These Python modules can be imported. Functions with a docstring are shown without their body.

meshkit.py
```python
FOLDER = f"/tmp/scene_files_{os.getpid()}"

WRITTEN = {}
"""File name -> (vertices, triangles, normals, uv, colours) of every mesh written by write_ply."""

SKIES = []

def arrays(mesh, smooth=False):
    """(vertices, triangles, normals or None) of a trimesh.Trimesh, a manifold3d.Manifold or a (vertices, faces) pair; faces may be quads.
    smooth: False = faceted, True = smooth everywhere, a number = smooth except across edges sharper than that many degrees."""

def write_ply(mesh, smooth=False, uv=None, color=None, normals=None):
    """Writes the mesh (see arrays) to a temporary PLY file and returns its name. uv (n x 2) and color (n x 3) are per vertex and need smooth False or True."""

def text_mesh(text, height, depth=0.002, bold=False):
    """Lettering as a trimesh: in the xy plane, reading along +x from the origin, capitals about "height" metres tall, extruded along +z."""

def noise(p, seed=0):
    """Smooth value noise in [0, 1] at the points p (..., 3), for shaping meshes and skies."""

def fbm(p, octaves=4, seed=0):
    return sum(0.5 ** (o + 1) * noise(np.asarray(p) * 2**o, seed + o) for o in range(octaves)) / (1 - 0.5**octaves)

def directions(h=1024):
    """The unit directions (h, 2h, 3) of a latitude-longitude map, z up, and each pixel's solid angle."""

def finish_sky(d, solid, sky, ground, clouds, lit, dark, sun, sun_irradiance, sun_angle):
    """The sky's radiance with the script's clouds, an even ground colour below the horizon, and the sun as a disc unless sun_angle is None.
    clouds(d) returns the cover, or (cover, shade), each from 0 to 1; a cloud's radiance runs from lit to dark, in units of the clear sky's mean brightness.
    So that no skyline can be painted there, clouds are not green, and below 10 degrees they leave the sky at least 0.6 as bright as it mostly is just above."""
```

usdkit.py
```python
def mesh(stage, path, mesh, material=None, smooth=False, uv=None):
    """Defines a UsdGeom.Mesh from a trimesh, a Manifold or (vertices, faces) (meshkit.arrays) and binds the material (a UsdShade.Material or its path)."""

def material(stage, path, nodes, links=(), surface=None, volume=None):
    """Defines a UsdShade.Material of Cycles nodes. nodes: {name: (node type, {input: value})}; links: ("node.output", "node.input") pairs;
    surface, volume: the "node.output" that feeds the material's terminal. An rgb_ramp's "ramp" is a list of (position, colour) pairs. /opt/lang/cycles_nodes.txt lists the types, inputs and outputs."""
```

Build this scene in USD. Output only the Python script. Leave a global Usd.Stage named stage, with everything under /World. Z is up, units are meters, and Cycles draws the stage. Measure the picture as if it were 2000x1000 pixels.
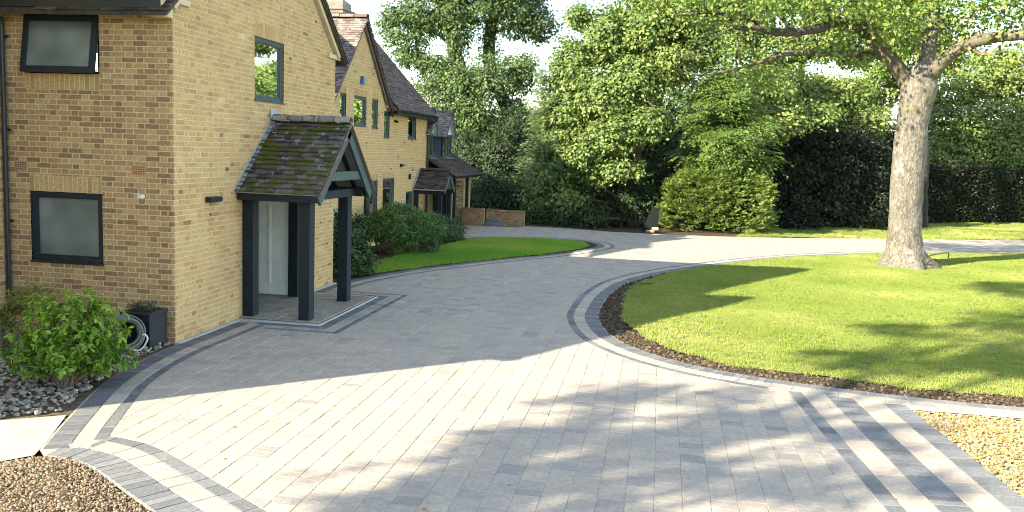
import math, random
import numpy as np
import shapely
from shapely.geometry import Polygon, LineString, Point, box as sbox
from shapely.ops import unary_union
from shapely.prepared import prep
from scipy.interpolate import CubicSpline
import trimesh
import usdkit, meshkit
from pxr import Usd, UsdGeom, UsdShade, UsdLux, Gf, Sdf, Vt

stage = Usd.Stage.CreateInMemory()
UsdGeom.SetStageUpAxis(stage, UsdGeom.Tokens.z)
UsdGeom.SetStageMetersPerUnit(stage, 1.0)
UsdGeom.Xform.Define(stage, '/World')
UsdGeom.Scope.Define(stage, '/World/Looks')
rng = np.random.default_rng(7)
random.seed(7)

# ------------------------------------------------------------------ camera, sky, sun, exposure
EYE = np.array([6.6778, -11.3098, 2.8726])
YAW, PITCH, ROLL = -0.163666, 0.118225, -0.0361668
FOCAL_PX = 1716.865
_f = np.array([math.sin(YAW) * math.cos(PITCH), math.cos(YAW) * math.cos(PITCH), -math.sin(PITCH)])
_r = np.array([math.cos(YAW), -math.sin(YAW), 0.0])
_d = np.cross(_f, _r)
RIGHT, DOWN = _r * math.cos(ROLL) + _d * math.sin(ROLL), -_r * math.sin(ROLL) + _d * math.cos(ROLL)
CAM = np.array([RIGHT, DOWN, _f])
cam = UsdGeom.Camera.Define(stage, '/World/camera')
m4 = np.eye(4); m4[0, :3], m4[1, :3], m4[2, :3], m4[3, :3] = RIGHT, -DOWN, -_f, EYE
cam.AddTransformOp().Set(Gf.Matrix4d(*m4.ravel().tolist()))
cam.CreateHorizontalApertureAttr(36.0)
cam.CreateVerticalApertureAttr(18.0)
cam.CreateFocalLengthAttr(36.0 * FOCAL_PX / 2000.0)
cam.CreateClippingRangeAttr((0.1, 5000.0))
cam.CreateExposureAttr(2.03)
SKY_STRENGTH, SUN_INTENSITY = 0.108, 1.25
SUN_EL = math.radians(26.5)
SUN_XY = (-0.725, -0.689)
TO_SUN = np.array([SUN_XY[0] * math.cos(SUN_EL), SUN_XY[1] * math.cos(SUN_EL), math.sin(SUN_EL)])
usdkit.material(stage, '/World/Looks/sky_look', {
    'sky': ('sky_texture', {'sky_type': 'single_scattering', 'sun_disc': False, 'sun_elevation': SUN_EL,
                            'sun_rotation': math.atan2(SUN_XY[0], SUN_XY[1]), 'aerosol_density': 0.35, 'air_density': 1.15}),
    'tc': ('texture_coordinate', {}),
    'map': ('mapping', {'scale': (1.0, 1.0, 2.6), 'location': (0.35, 0.1, 0.2)}),
    'n': ('noise_texture', {'scale': 2.1, 'detail': 8.0, 'roughness': 0.58, 'distortion': 0.25}),
    'ramp': ('rgb_ramp', {'ramp': [(0.52, (0, 0, 0)), (0.68, (0.9, 0.9, 0.9))]}),
    'mix': ('mix_color', {'b': (7.0, 7.1, 7.3), 'use_clamp': False}),
    'bg': ('background_shader', {'strength': SKY_STRENGTH}),
}, [('tc.generated', 'map.vector'), ('map.vector', 'n.vector'), ('n.fac', 'ramp.fac'), ('ramp.color', 'mix.fac'),
    ('sky.color', 'mix.a'), ('mix.result', 'bg.color')], surface='bg.background')
dome = UsdLux.DomeLight.Define(stage, '/World/sky')
UsdShade.MaterialBindingAPI.Apply(dome.GetPrim()).Bind(UsdShade.Material.Get(stage, '/World/Looks/sky_look'))
sun = UsdLux.DistantLight.Define(stage, '/World/sun')
sun.CreateIntensityAttr(SUN_INTENSITY); sun.CreateAngleAttr(0.53); sun.CreateNormalizeAttr(True)
sun.CreateColorAttr(Gf.Vec3f(1.0, 0.90, 0.69))
_z = TO_SUN; _x = np.cross([0, 0, 1.0], _z); _x /= np.linalg.norm(_x); _y = np.cross(_z, _x)
ms = np.eye(4); ms[0, :3], ms[1, :3], ms[2, :3] = _x, _y, _z
sun.AddTransformOp().Set(Gf.Matrix4d(*ms.ravel().tolist()))


def proj(p):
    q = (np.atleast_2d(p) - EYE) @ CAM.T
    return np.stack([1000 + FOCAL_PX * q[:, 0] / q[:, 2], 500 + FOCAL_PX * q[:, 1] / q[:, 2], q[:, 2]], 1)


def at(u, v, Y=None, Z=None, X=None):
    """The point of the world on the plane y = Y (or z = Z, x = X) that stands at photograph pixel (u, v)."""
    r = CAM.T @ np.array([(u - 1000) / FOCAL_PX, (v - 500) / FOCAL_PX, 1.0])
    k, val = (1, Y) if Y is not None else (2, Z) if Z is not None else (0, X)
    return EYE + r * (val - EYE[k]) / r[k]


# ------------------------------------------------------------------ helpers: prims
used = {}


def numbered(parent, name):
    n = used.get((parent, name), -1) + 1
    used[(parent, name)] = n
    return f'{parent}/{name}' if n == 0 else f'{parent}/{name}_{n:03d}'


def setdata(prim, label=None, cat=None, group=None, kind=None):
    for k, v in (('label', label), ('category', cat), ('group', group), ('kind', kind)):
        if v:
            prim.SetCustomDataByKey(k, v)


class Thing:
    def __init__(self, name, label, cat, base=(0, 0, 0), group=None, kind=None):
        self.path = numbered('/World', name)
        self.base = np.array(base, float)
        x = UsdGeom.Xform.Define(stage, self.path)
        x.AddTranslateOp().Set(Gf.Vec3d(*map(float, base)))
        setdata(x.GetPrim(), label, cat, group, kind)

    def part(self, name, mesh, mat, parent=None, smooth=False, tone=None, kind=None, label=None):
        """mesh: MB, trimesh or (v, f), in world coordinates."""
        path = numbered(parent or self.path, name)
        put(path, mesh, mat, smooth, tone, self.base)
        setdata(stage.GetPrimAtPath(path), label, None, None, kind)
        return path

    def group_part(self, name, parent=None):
        path = numbered(parent or self.path, name)
        UsdGeom.Xform.Define(stage, path)
        return path


def put(path, mesh, mat, smooth=False, tone=None, base=(0, 0, 0)):
    if isinstance(mesh, MB):
        v, f = mesh.arrays()
        t = mesh.tones() if tone is None else tone
    else:
        v, f = (np.asarray(mesh.vertices), np.asarray(mesh.faces)) if hasattr(mesh, 'vertices') else mesh
        t = tone
    g = usdkit.mesh(stage, path, (np.asarray(v, float) - np.asarray(base), f), '/World/Looks/' + mat, smooth=smooth)
    if t is not None:
        n = len(g.GetPointsAttr().Get())
        t = np.full(n, t, np.float32) if np.ndim(t) == 0 else np.asarray(t, np.float32)
        UsdGeom.PrimvarsAPI(g).CreatePrimvar('tone', Sdf.ValueTypeNames.FloatArray, 'vertex').Set(Vt.FloatArray.FromNumpy(t))
    return g


def single(name, mesh, mat, label, cat, base=(0, 0, 0), smooth=False, tone=None, group=None, kind=None):
    path = numbered('/World', name)
    g = put(path, mesh, mat, smooth, tone, base)
    g.AddTranslateOp().Set(Gf.Vec3d(*map(float, base)))
    setdata(g.GetPrim(), label, cat, group, kind)
    return path


# ------------------------------------------------------------------ helpers: meshes
class MB:
    def __init__(self):
        self.v, self.f, self.t, self.n = [], [], [], 0

    def add(self, v, f, tone=0.5):
        v = np.asarray(v, float); f = np.asarray(f, int)
        if f.shape[1] == 4:
            f = np.vstack([f[:, [0, 1, 2]], f[:, [0, 2, 3]]])
        self.v.append(v); self.f.append(f + self.n); self.n += len(v)
        self.t.append(np.full(len(v), tone) if np.ndim(tone) == 0 else np.asarray(tone, float))
        return self

    def arrays(self):
        return np.vstack(self.v), np.vstack(self.f)

    def tones(self):
        return np.concatenate(self.t)

    def box(self, lo, hi, tone=0.5, ch=0.0):
        lo, hi = np.minimum(lo, hi), np.maximum(lo, hi)
        return self.add(*chamfer_box(lo, hi, ch), tone)

    def obox(self, c, ax, half, tone=0.5, ch=0.0):
        """A box at c with unit axes ax (rows) and half sizes."""
        half = np.asarray(half, float)
        v, f = chamfer_box(-half, half, ch)
        return self.add(v @ np.asarray(ax, float) + np.asarray(c, float), f, tone)

    def beam(self, a, b, w, h, up=(0, 0, 1), tone=0.5, ch=0.0, ext=0.0):
        a, b = np.asarray(a, float), np.asarray(b, float)
        d = b - a; L = np.linalg.norm(d); d /= L
        s = np.cross(d, up); s /= np.linalg.norm(s); n = np.cross(s, d)
        return self.obox((a + b) / 2, [d, s, n], [L / 2 + ext, w / 2, h / 2], tone, ch)

    def tube(self, pts, r, sides=8, tone=0.5, cap=True):
        return self.add(*tube(pts, r, sides, cap), tone)

    def merge(self, o):
        v, f = o.arrays()
        return self.add(v, f, o.tones())


def chamfer_box(lo, hi, ch):
    lo, hi = np.asarray(lo, float), np.asarray(hi, float)
    if ch <= 0:
        v = np.array([[x, y, z] for x in (lo[0], hi[0]) for y in (lo[1], hi[1]) for z in (lo[2], hi[2])])
        f = np.array([[0, 1, 3, 2], [4, 6, 7, 5], [0, 4, 5, 1], [2, 3, 7, 6], [0, 2, 6, 4], [1, 5, 7, 3]])
        return v, np.vstack([f[:, [0, 1, 2]], f[:, [0, 2, 3]]])
    ch = min(ch, (hi - lo).min() * 0.45)
    p = []
    for k in range(3):
        for s in ((lo[0], hi[0]), (lo[1], hi[1]), (lo[2], hi[2])):
            pass
    for ix in (0, 1):
        for iy in (0, 1):
            for iz in (0, 1):
                c = np.array([(lo, hi)[i][k] for k, i in enumerate((ix, iy, iz))])
                s = np.array([1 if i == 0 else -1 for i in (ix, iy, iz)]) * ch
                for k in range(3):
                    q = c + s; q[k] = c[k]; p.append(q)
    h = trimesh.convex.convex_hull(np.array(p))
    return np.asarray(h.vertices), np.asarray(h.faces)


def frames(P):
    P = np.asarray(P, float)
    t = np.gradient(P, axis=0); t /= np.linalg.norm(t, axis=1, keepdims=True) + 1e-12
    a = np.cross(t[0], [0, 0, 1.0])
    if np.linalg.norm(a) < 0.1:
        a = np.cross(t[0], [1.0, 0, 0])
    A = []
    for k in range(len(P)):
        a = a - t[k] * (a @ t[k]); a /= np.linalg.norm(a) + 1e-12
        A.append(a)
    A = np.array(A)
    return t, A, np.cross(t, A)


def tube(P, r, sides=8, cap=True, wob=None):
    P = np.asarray(P, float); n = len(P)
    t, A, B = frames(P)
    R = np.broadcast_to(r, (n,)).astype(float)
    ang = np.arange(sides) * 2 * np.pi / sides
    rr = R[:, None] * (np.ones((n, sides)) if wob is None else wob)
    v = P[:, None] + rr[..., None] * (np.cos(ang)[None, :, None] * A[:, None] + np.sin(ang)[None, :, None] * B[:, None])
    i, j = np.meshgrid(np.arange(n - 1), np.arange(sides), indexing='ij')
    q = np.stack([i * sides + j, i * sides + (j + 1) % sides, (i + 1) * sides + (j + 1) % sides, (i + 1) * sides + j], -1).reshape(-1, 4)
    f = np.vstack([q[:, [0, 1, 2]], q[:, [0, 2, 3]]])
    v = v.reshape(-1, 3)
    if cap:
        v = np.vstack([v, P[0], P[-1]]); a, b = len(v) - 2, len(v) - 1
        j = np.arange(sides); e = (n - 1) * sides
        f = np.vstack([f, np.stack([np.full(sides, a), (j + 1) % sides, j], 1), np.stack([np.full(sides, b), e + j, e + (j + 1) % sides], 1)])
    return v, f


def spline(P, n=60, closed=False):
    P = np.asarray(P, float)
    s = np.concatenate([[0], np.cumsum(np.linalg.norm(np.diff(P, axis=0), axis=1))])
    return CubicSpline(s, P)(np.linspace(0, s[-1], n))


def smoothline(P, step=0.1):
    """Resampled curve through the points (Catmull-like, without overshoot: pchip on chord length)."""
    from scipy.interpolate import PchipInterpolator
    P = np.asarray(P, float)
    s = np.concatenate([[0], np.cumsum(np.linalg.norm(np.diff(P, axis=0), axis=1))])
    q = PchipInterpolator(s, P)(np.arange(0, s[-1], 0.05))
    k = np.ones(15) / 15
    pad = np.vstack([np.repeat(q[:1], 7, 0), q, np.repeat(q[-1:], 7, 0)])
    q = np.stack([np.convolve(pad[:, i], k, 'valid') for i in range(P.shape[1])], 1)
    s = np.concatenate([[0], np.cumsum(np.linalg.norm(np.diff(q, axis=0), axis=1))])
    x = np.linspace(0, s[-1], max(2, int(round(s[-1] / step)) + 1))
    return np.stack([np.interp(x, s, q[:, i]) for i in range(P.shape[1])], 1)


def offset(C, d):
    """Curve C (n, 2) moved by d to its left."""
    t = np.gradient(C, axis=0); t /= np.linalg.norm(t, axis=1, keepdims=True)
    return C + d * np.stack([-t[:, 1], t[:, 0]], 1)


def piece(mb, poly, O, U, V, N, h0, h1, ch, tone, tilt=0.0):
    """A flat piece (brick, paver): convex outline poly (n, 2) in the frame O, U, V, standing from h0 to h1 along N, its face edge chamfered."""
    poly = np.asarray(poly, float); n = len(poly)
    c = poly.mean(0)
    d = poly - c; L = np.linalg.norm(d, axis=1, keepdims=True)
    top = c + d * np.maximum(1 - ch * 1.4 / np.maximum(L, 1e-6), 0.4)
    P2 = np.vstack([poly, poly, top, c[None]])
    H = np.concatenate([np.full(n, h0), np.full(n, h1 - ch), np.full(n + 1, h1)])
    if tilt:
        g = rng.normal(0, tilt, 2)
        H[n:] += (P2[n:] - c) @ g
    v = O + P2[:, :1] * U + P2[:, 1:] * V + H[:, None] * N
    i = np.arange(n); j = (i + 1) % n
    f = np.vstack([np.stack([i, j, n + j], 1), np.stack([i, n + j, n + i], 1),
                   np.stack([n + i, n + j, 2 * n + j], 1), np.stack([n + i, 2 * n + j, 2 * n + i], 1),
                   np.stack([2 * n + i, 2 * n + j, np.full(n, 3 * n)], 1)])
    mb.add(v, f, tone)


def outline(p):
    """Counter-clockwise corner points of a shapely polygon, simplified."""
    p = p.simplify(0.004)
    if p.geom_type != 'Polygon' or p.is_empty:
        return None
    c = np.array(shapely.geometry.polygon.orient(p).exterior.coords)[:-1]
    return c if len(c) >= 3 else None


def extrude(poly, O, U, V, N, h0, h1):
    """A shapely polygon (holes allowed) extruded from h0 to h1 along N, in the frame O, U, V."""
    out = MB()
    for g in getattr(poly, 'geoms', [poly]):
        m = trimesh.creation.extrude_polygon(g, h1 - h0, engine='earcut')
        v = np.asarray(m.vertices)
        w = np.asarray(O) + v[:, :1] * np.asarray(U) + v[:, 1:2] * np.asarray(V) + (v[:, 2:] + h0) * np.asarray(N)
        f = np.asarray(m.faces)
        if np.dot(np.cross(U, V), N) < 0:
            f = f[:, ::-1]
        out.add(w, f)
    return out


def sheet(poly, z, cell=None):
    """A flat sheet of a shapely polygon at height z."""
    out = MB()
    for g in getattr(poly, 'geoms', [poly]):
        v, f = trimesh.creation.triangulate_polygon(g, engine='earcut')
        v, f = np.asarray(v), np.asarray(f)
        a, b, c = (v[f[:, k]] for k in range(3))
        flip = (b[:, 0] - a[:, 0]) * (c[:, 1] - a[:, 1]) - (b[:, 1] - a[:, 1]) * (c[:, 0] - a[:, 0]) < 0
        f[flip] = f[flip][:, ::-1]
        out.add(np.column_stack([v, np.full(len(v), z)]), f)
    return out


def pick(pieces, n=300, key=None):
    """Indices of the n pieces whose face shows largest in the photograph. pieces: list of (centre, area vector)."""
    c = np.array([p[0] for p in pieces]); a = np.array([p[1] for p in pieces])
    q = proj(c); to = EYE - c; d = np.linalg.norm(to, axis=1)
    s = np.einsum('ij,ij->i', a, to) / d ** 3
    inside = (q[:, 2] > 0.2) & (q[:, 0] > -5) & (q[:, 0] < 2005) & (q[:, 1] > -5) & (q[:, 1] < 1005)
    s = np.where(inside, s, -1)
    o = np.argsort(-s)[:n]
    return set(o[s[o] > 0].tolist())


def emit(thing, name, plural, pieces, mat, n=300, parent=None):
    """pieces: list of (centre, area vector, MB or callable filling one). The n largest become parts of their own, the rest one part."""
    keep = pick(pieces, n)
    rest = MB()
    for i, (c, a, fill) in enumerate(pieces):
        if i in keep:
            m = MB(); fill(m); thing.part(name, m, mat, parent)
        else:
            fill(rest)
    if rest.n:
        thing.part(plural, rest, mat, parent, kind='stuff')
# ------------------------------------------------------------------ materials
def toned(name, ramp, rough=0.8, nscale=18.0, namt=0.35, bscale=60.0, bstr=0.35, bdist=0.004, spec=0.3, dscale=1.2, dcol=None, dramp=(0.5, 0.7), damt=0.6, aniso=None):
    """Colour by the mesh's tone through a ramp, mottled by noise, with fine relief; dcol: patches of another colour (dirt, moss)."""
    nodes = {'t': ('attribute', {'attribute': 'tone'}), 'r': ('rgb_ramp', {'ramp': ramp}), 'g': ('geometry', {}),
             'n': ('noise_texture', {'scale': nscale, 'detail': 5.0, 'roughness': 0.65}),
             'nr': ('map_range', {'from_min': 0.3, 'from_max': 0.7, 'to_min': 1 - namt, 'to_max': 1 + namt}),
             'cc': ('combine_color', {}),
             'm': ('mix_color', {'blend_type': 'multiply', 'fac': 1.0, 'use_clamp': False}),
             'b': ('noise_texture', {'scale': bscale, 'detail': 6.0, 'roughness': 0.7}),
             'bump': ('bump', {'strength': bstr, 'distance': bdist}),
             'p': ('principled_bsdf', {'roughness': rough, 'specular_ior_level': spec})}
    links = [('t.fac', 'r.fac'), ('g.position', 'n.vector'), ('g.position', 'b.vector'), ('n.fac', 'nr.value'),
             ('nr.result', 'cc.r'), ('nr.result', 'cc.g'), ('nr.result', 'cc.b'), ('r.color', 'm.a'), ('cc.color', 'm.b'),
             ('b.fac', 'bump.height'), ('bump.normal', 'p.normal')]
    src = 'm.result'
    if dcol is not None:
        cols = [dcol] if np.ndim(dcol[0]) == 0 else dcol
        for k, (dc, dr, ds, da) in enumerate(zip(cols, [dramp] if np.ndim(dramp[0]) == 0 else dramp,
                                                 np.atleast_1d(dscale), np.atleast_1d(damt))):
            nodes[f'd{k}'] = ('noise_texture', {'scale': float(ds), 'detail': 7.0, 'roughness': 0.68})
            nodes[f'dr{k}'] = ('map_range', {'from_min': dr[0], 'from_max': dr[1], 'to_min': 0.0, 'to_max': float(da), 'clamp': True})
            nodes[f'dm{k}'] = ('mix_color', {'b': dc, 'use_clamp': False})
            links += [('g.position', f'd{k}.vector'), (f'd{k}.fac', f'dr{k}.value'), (f'dr{k}.result', f'dm{k}.fac'), (src, f'dm{k}.a')]
            src = f'dm{k}.result'
    links.append((src, 'p.base_color'))
    return usdkit.material(stage, '/World/Looks/' + name, nodes, links, surface='p.BSDF')


def plain(name, col, rough=0.5, spec=0.4, namt=0.12, nscale=6.0, bstr=0.05, bscale=40.0, metallic=0.0, bdist=0.003):
    return usdkit.material(stage, '/World/Looks/' + name, {
        'g': ('geometry', {}), 'n': ('noise_texture', {'scale': nscale, 'detail': 6.0, 'roughness': 0.65}),
        'nr': ('map_range', {'from_min': 0.3, 'from_max': 0.7, 'to_min': 1 - namt, 'to_max': 1 + namt}),
        'cc': ('combine_color', {}), 'm': ('mix_color', {'blend_type': 'multiply', 'fac': 1.0, 'a': col, 'use_clamp': False}),
        'b': ('noise_texture', {'scale': bscale, 'detail': 4.0}), 'bump': ('bump', {'strength': bstr, 'distance': bdist}),
        'p': ('principled_bsdf', {'roughness': rough, 'specular_ior_level': spec, 'metallic': metallic})},
        [('g.position', 'n.vector'), ('g.position', 'b.vector'), ('n.fac', 'nr.value'), ('nr.result', 'cc.r'), ('nr.result', 'cc.g'), ('nr.result', 'cc.b'),
         ('cc.color', 'm.b'), ('m.result', 'p.base_color'), ('b.fac', 'bump.height'), ('bump.normal', 'p.normal')], surface='p.BSDF')


def leafy(name, ramp, rough=0.5, trans=0.28, spec=0.35):
    """Leaves: colour by tone, light passing through."""
    tr = [(p, tuple(np.array(c) * np.array((1.25, 1.3, 0.6)))) for p, c in ramp]
    return usdkit.material(stage, '/World/Looks/' + name, {
        't': ('attribute', {'attribute': 'tone'}), 'r': ('rgb_ramp', {'ramp': ramp}), 'rt': ('rgb_ramp', {'ramp': tr}),
        'p': ('principled_bsdf', {'roughness': rough, 'specular_ior_level': spec}), 'tl': ('translucent_bsdf', {}),
        'mix': ('mix_closure', {'fac': trans})},
        [('t.fac', 'r.fac'), ('t.fac', 'rt.fac'), ('r.color', 'p.base_color'), ('rt.color', 'tl.color'), ('p.BSDF', 'mix.closure1'), ('tl.BSDF', 'mix.closure2')], surface='mix.closure')


BRICK = [(0.0, (0.16, 0.085, 0.058)), (0.08, (0.22, 0.13, 0.073)), (0.2, (0.32, 0.195, 0.093)), (0.45, (0.435, 0.284, 0.127)),
         (0.7, (0.49, 0.332, 0.152)), (0.84, (0.38, 0.285, 0.14)), (0.93, (0.48, 0.27, 0.13)), (1.0, (0.57, 0.43, 0.31))]
toned('brick_look', BRICK, rough=0.9, nscale=26, namt=0.28, bscale=90, bstr=0.55, bdist=0.004, spec=0.15,
      dcol=[(0.26, 0.155, 0.085), (0.21, 0.19, 0.12)], dramp=[(0.50, 0.76), (0.56, 0.74)], dscale=[0.8, 7.0], damt=[0.35, 0.4])
toned('mortar_look', [(0, (0.60, 0.475, 0.285)), (1, (0.60, 0.475, 0.285))], rough=0.95, nscale=14, namt=0.2, bscale=120, bstr=0.4, spec=0.1)
PAVE = [(0.0, (0.24, 0.215, 0.20)), (0.12, (0.29, 0.258, 0.23)), (0.4, (0.352, 0.302, 0.247)), (0.7, (0.392, 0.334, 0.262)), (0.9, (0.44, 0.368, 0.275)), (1.0, (0.40, 0.305, 0.255))]
toned('paving_look', PAVE, rough=0.75, nscale=22, namt=0.18, bscale=110, bstr=0.5, bdist=0.003, spec=0.28, dcol=[(0.25, 0.235, 0.225), (0.43, 0.385, 0.30), (0.19, 0.165, 0.145)], dramp=[(0.5, 0.66), (0.54, 0.7), (0.56, 0.74)], dscale=[9.0, 6.0, 0.8], damt=[0.6, 0.5, 0.45])
toned('charcoal_look', [(0, (0.10, 0.102, 0.106)), (0.5, (0.145, 0.146, 0.15)), (1, (0.20, 0.198, 0.195))], rough=0.7, nscale=24, namt=0.25, bscale=110, bstr=0.5, bdist=0.003, spec=0.28, dcol=[(0.22, 0.205, 0.18)], dramp=[(0.52, 0.72)], dscale=[1.5], damt=[0.35])
toned('grey_sett_look', [(0, (0.12, 0.12, 0.122)), (0.5, (0.165, 0.163, 0.16)), (1, (0.23, 0.22, 0.205))], rough=0.7, nscale=24, namt=0.25, bscale=110, bstr=0.5, bdist=0.003)
plain('shaded_mortar_look', (0.27, 0.22, 0.15), rough=0.95, namt=0.3, nscale=6)  # mortar darkened to stand for the shade on the low end wall
plain('joint_sand_look', (0.33, 0.285, 0.22), rough=0.95, spec=0.1, namt=0.4, nscale=30, bstr=0.4, bscale=150)
toned('flagstone_look', [(0, (0.26, 0.21, 0.155)), (0.5, (0.33, 0.28, 0.21)), (1, (0.30, 0.28, 0.25))], rough=0.75, nscale=5, namt=0.3, bscale=40, bstr=0.3, dcol=[(0.16, 0.15, 0.13)], dramp=[(0.5, 0.75)], dscale=[4.0], damt=[0.6])
plain('chimney_stone_look', (0.20, 0.175, 0.145), rough=0.9, namt=0.3, nscale=9)
plain('concrete_look', (0.34, 0.315, 0.27), rough=0.9, namt=0.25, nscale=3, bstr=0.4, bscale=120)
plain('shaded_board_look', (0.012, 0.013, 0.013), rough=1.0, spec=0.05)  # grey board, its colour darkened in place of the shade in the hollow
plain('steel_look', (0.52, 0.54, 0.56), rough=0.45, metallic=0.35, namt=0.15)
plain('rubber_look', (0.02, 0.02, 0.022), rough=0.5)
plain('lawn_base_look', (0.17, 0.18, 0.055), rough=0.95, spec=0.1, namt=0.5, nscale=3, bstr=0.5, bscale=30, bdist=0.02)
plain('field_look', (0.07, 0.085, 0.03), rough=0.95, spec=0.1, namt=0.4, nscale=0.5)
toned('soil_look', [(0, (0.045, 0.032, 0.022)), (0.5, (0.085, 0.063, 0.042)), (1, (0.16, 0.125, 0.085))], rough=0.95, nscale=20, namt=0.5, bscale=60, bstr=0.8, bdist=0.02, spec=0.1)
toned('pebble_look', [(0, (0.11, 0.10, 0.085)), (0.35, (0.20, 0.18, 0.15)), (0.6, (0.29, 0.25, 0.20)), (0.85, (0.24, 0.175, 0.125)), (1, (0.45, 0.41, 0.36))], rough=0.65, nscale=30, namt=0.25, bscale=80, bstr=0.2)
toned('yellow_gravel_look', [(0, (0.17, 0.11, 0.04)), (0.5, (0.32, 0.225, 0.085)), (1, (0.46, 0.36, 0.19))], rough=0.75, nscale=60, namt=0.2, bstr=0.2)
toned('brown_gravel_look', [(0, (0.11, 0.07, 0.045)), (0.45, (0.245, 0.175, 0.105)), (0.8, (0.35, 0.275, 0.18)), (1, (0.24, 0.13, 0.075))], rough=0.8, nscale=60, namt=0.25, bstr=0.2)
plain('anthracite_look', (0.010, 0.015, 0.020), rough=0.5, spec=0.3, namt=0.15)
plain('frame_grey_look', (0.035, 0.048, 0.052), rough=0.4, spec=0.45)
plain('porch_board_look', (0.30, 0.30, 0.29), rough=0.7, namt=0.1)
plain('sage_look', (0.052, 0.073, 0.070), rough=0.55, spec=0.35, namt=0.15)
usdkit.material(stage, '/World/Looks/post_look', {
    'g': ('geometry', {}), 'map': ('mapping', {'scale': (1.0, 1.0, 0.06)}), 'n': ('noise_texture', {'scale': 55.0, 'detail': 6.0, 'roughness': 0.7, 'distortion': 0.8}),
    'd': ('noise_texture', {'scale': 5.0, 'detail': 6.0, 'roughness': 0.7}), 'r': ('rgb_ramp', {'ramp': [(0.35, (0.006, 0.010, 0.014)), (0.55, (0.010, 0.017, 0.023)), (0.75, (0.026, 0.032, 0.036))]}),
    'rr': ('map_range', {'from_min': 0.35, 'from_max': 0.65, 'to_min': 0.42, 'to_max': 0.72}), 'bump': ('bump', {'strength': 0.45, 'distance': 0.004}), 'p': ('principled_bsdf', {'specular_ior_level': 0.25})},
    [('g.position', 'map.vector'), ('map.vector', 'n.vector'), ('g.position', 'd.vector'), ('d.fac', 'r.fac'), ('r.color', 'p.base_color'), ('d.fac', 'rr.value'), ('rr.result', 'p.roughness'), ('n.fac', 'bump.height'), ('bump.normal', 'p.normal')], surface='p.BSDF')
plain('door_look', (0.78, 0.80, 0.76), rough=0.45, namt=0.04)
plain('soffit_look', (0.62, 0.60, 0.56), rough=0.6, namt=0.05)
plain('white_board_look', (0.72, 0.76, 0.76), rough=0.5, namt=0.05)
plain('cream_look', (0.55, 0.45, 0.28), rough=0.8, namt=0.1)
plain('lead_look', (0.30, 0.34, 0.38), rough=0.5, metallic=0.3, namt=0.2, nscale=20)
plain('lead_cheek_look', (0.075, 0.10, 0.14), rough=0.55, metallic=0.2, namt=0.2, nscale=12)
plain('plastic_black_look', (0.013, 0.015, 0.018), rough=0.3, spec=0.5)
plain('interior_look', (0.55, 0.53, 0.48), rough=0.9, spec=0.1)
plain('curtain_look', (0.62, 0.66, 0.62), rough=0.9, spec=0.1)
plain('hose_look', (0.14, 0.15, 0.125), rough=0.5)
plain('white_plastic_look', (0.75, 0.76, 0.76), rough=0.35)
plain('blue_plastic_look', (0.02, 0.09, 0.28), rough=0.35)
toned('moss_tile_look', [(0, (0.045, 0.039, 0.034)), (0.5, (0.085, 0.074, 0.063)), (1, (0.14, 0.125, 0.108))], rough=0.9, nscale=40, namt=0.4, bscale=70, bstr=0.9, bdist=0.008, spec=0.15,
      dcol=[(0.33, 0.33, 0.32), (0.075, 0.080, 0.014)], dramp=[(0.57, 0.62), (0.47, 0.56)], dscale=[7.0, 2.6], damt=[0.75, 0.95])
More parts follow.
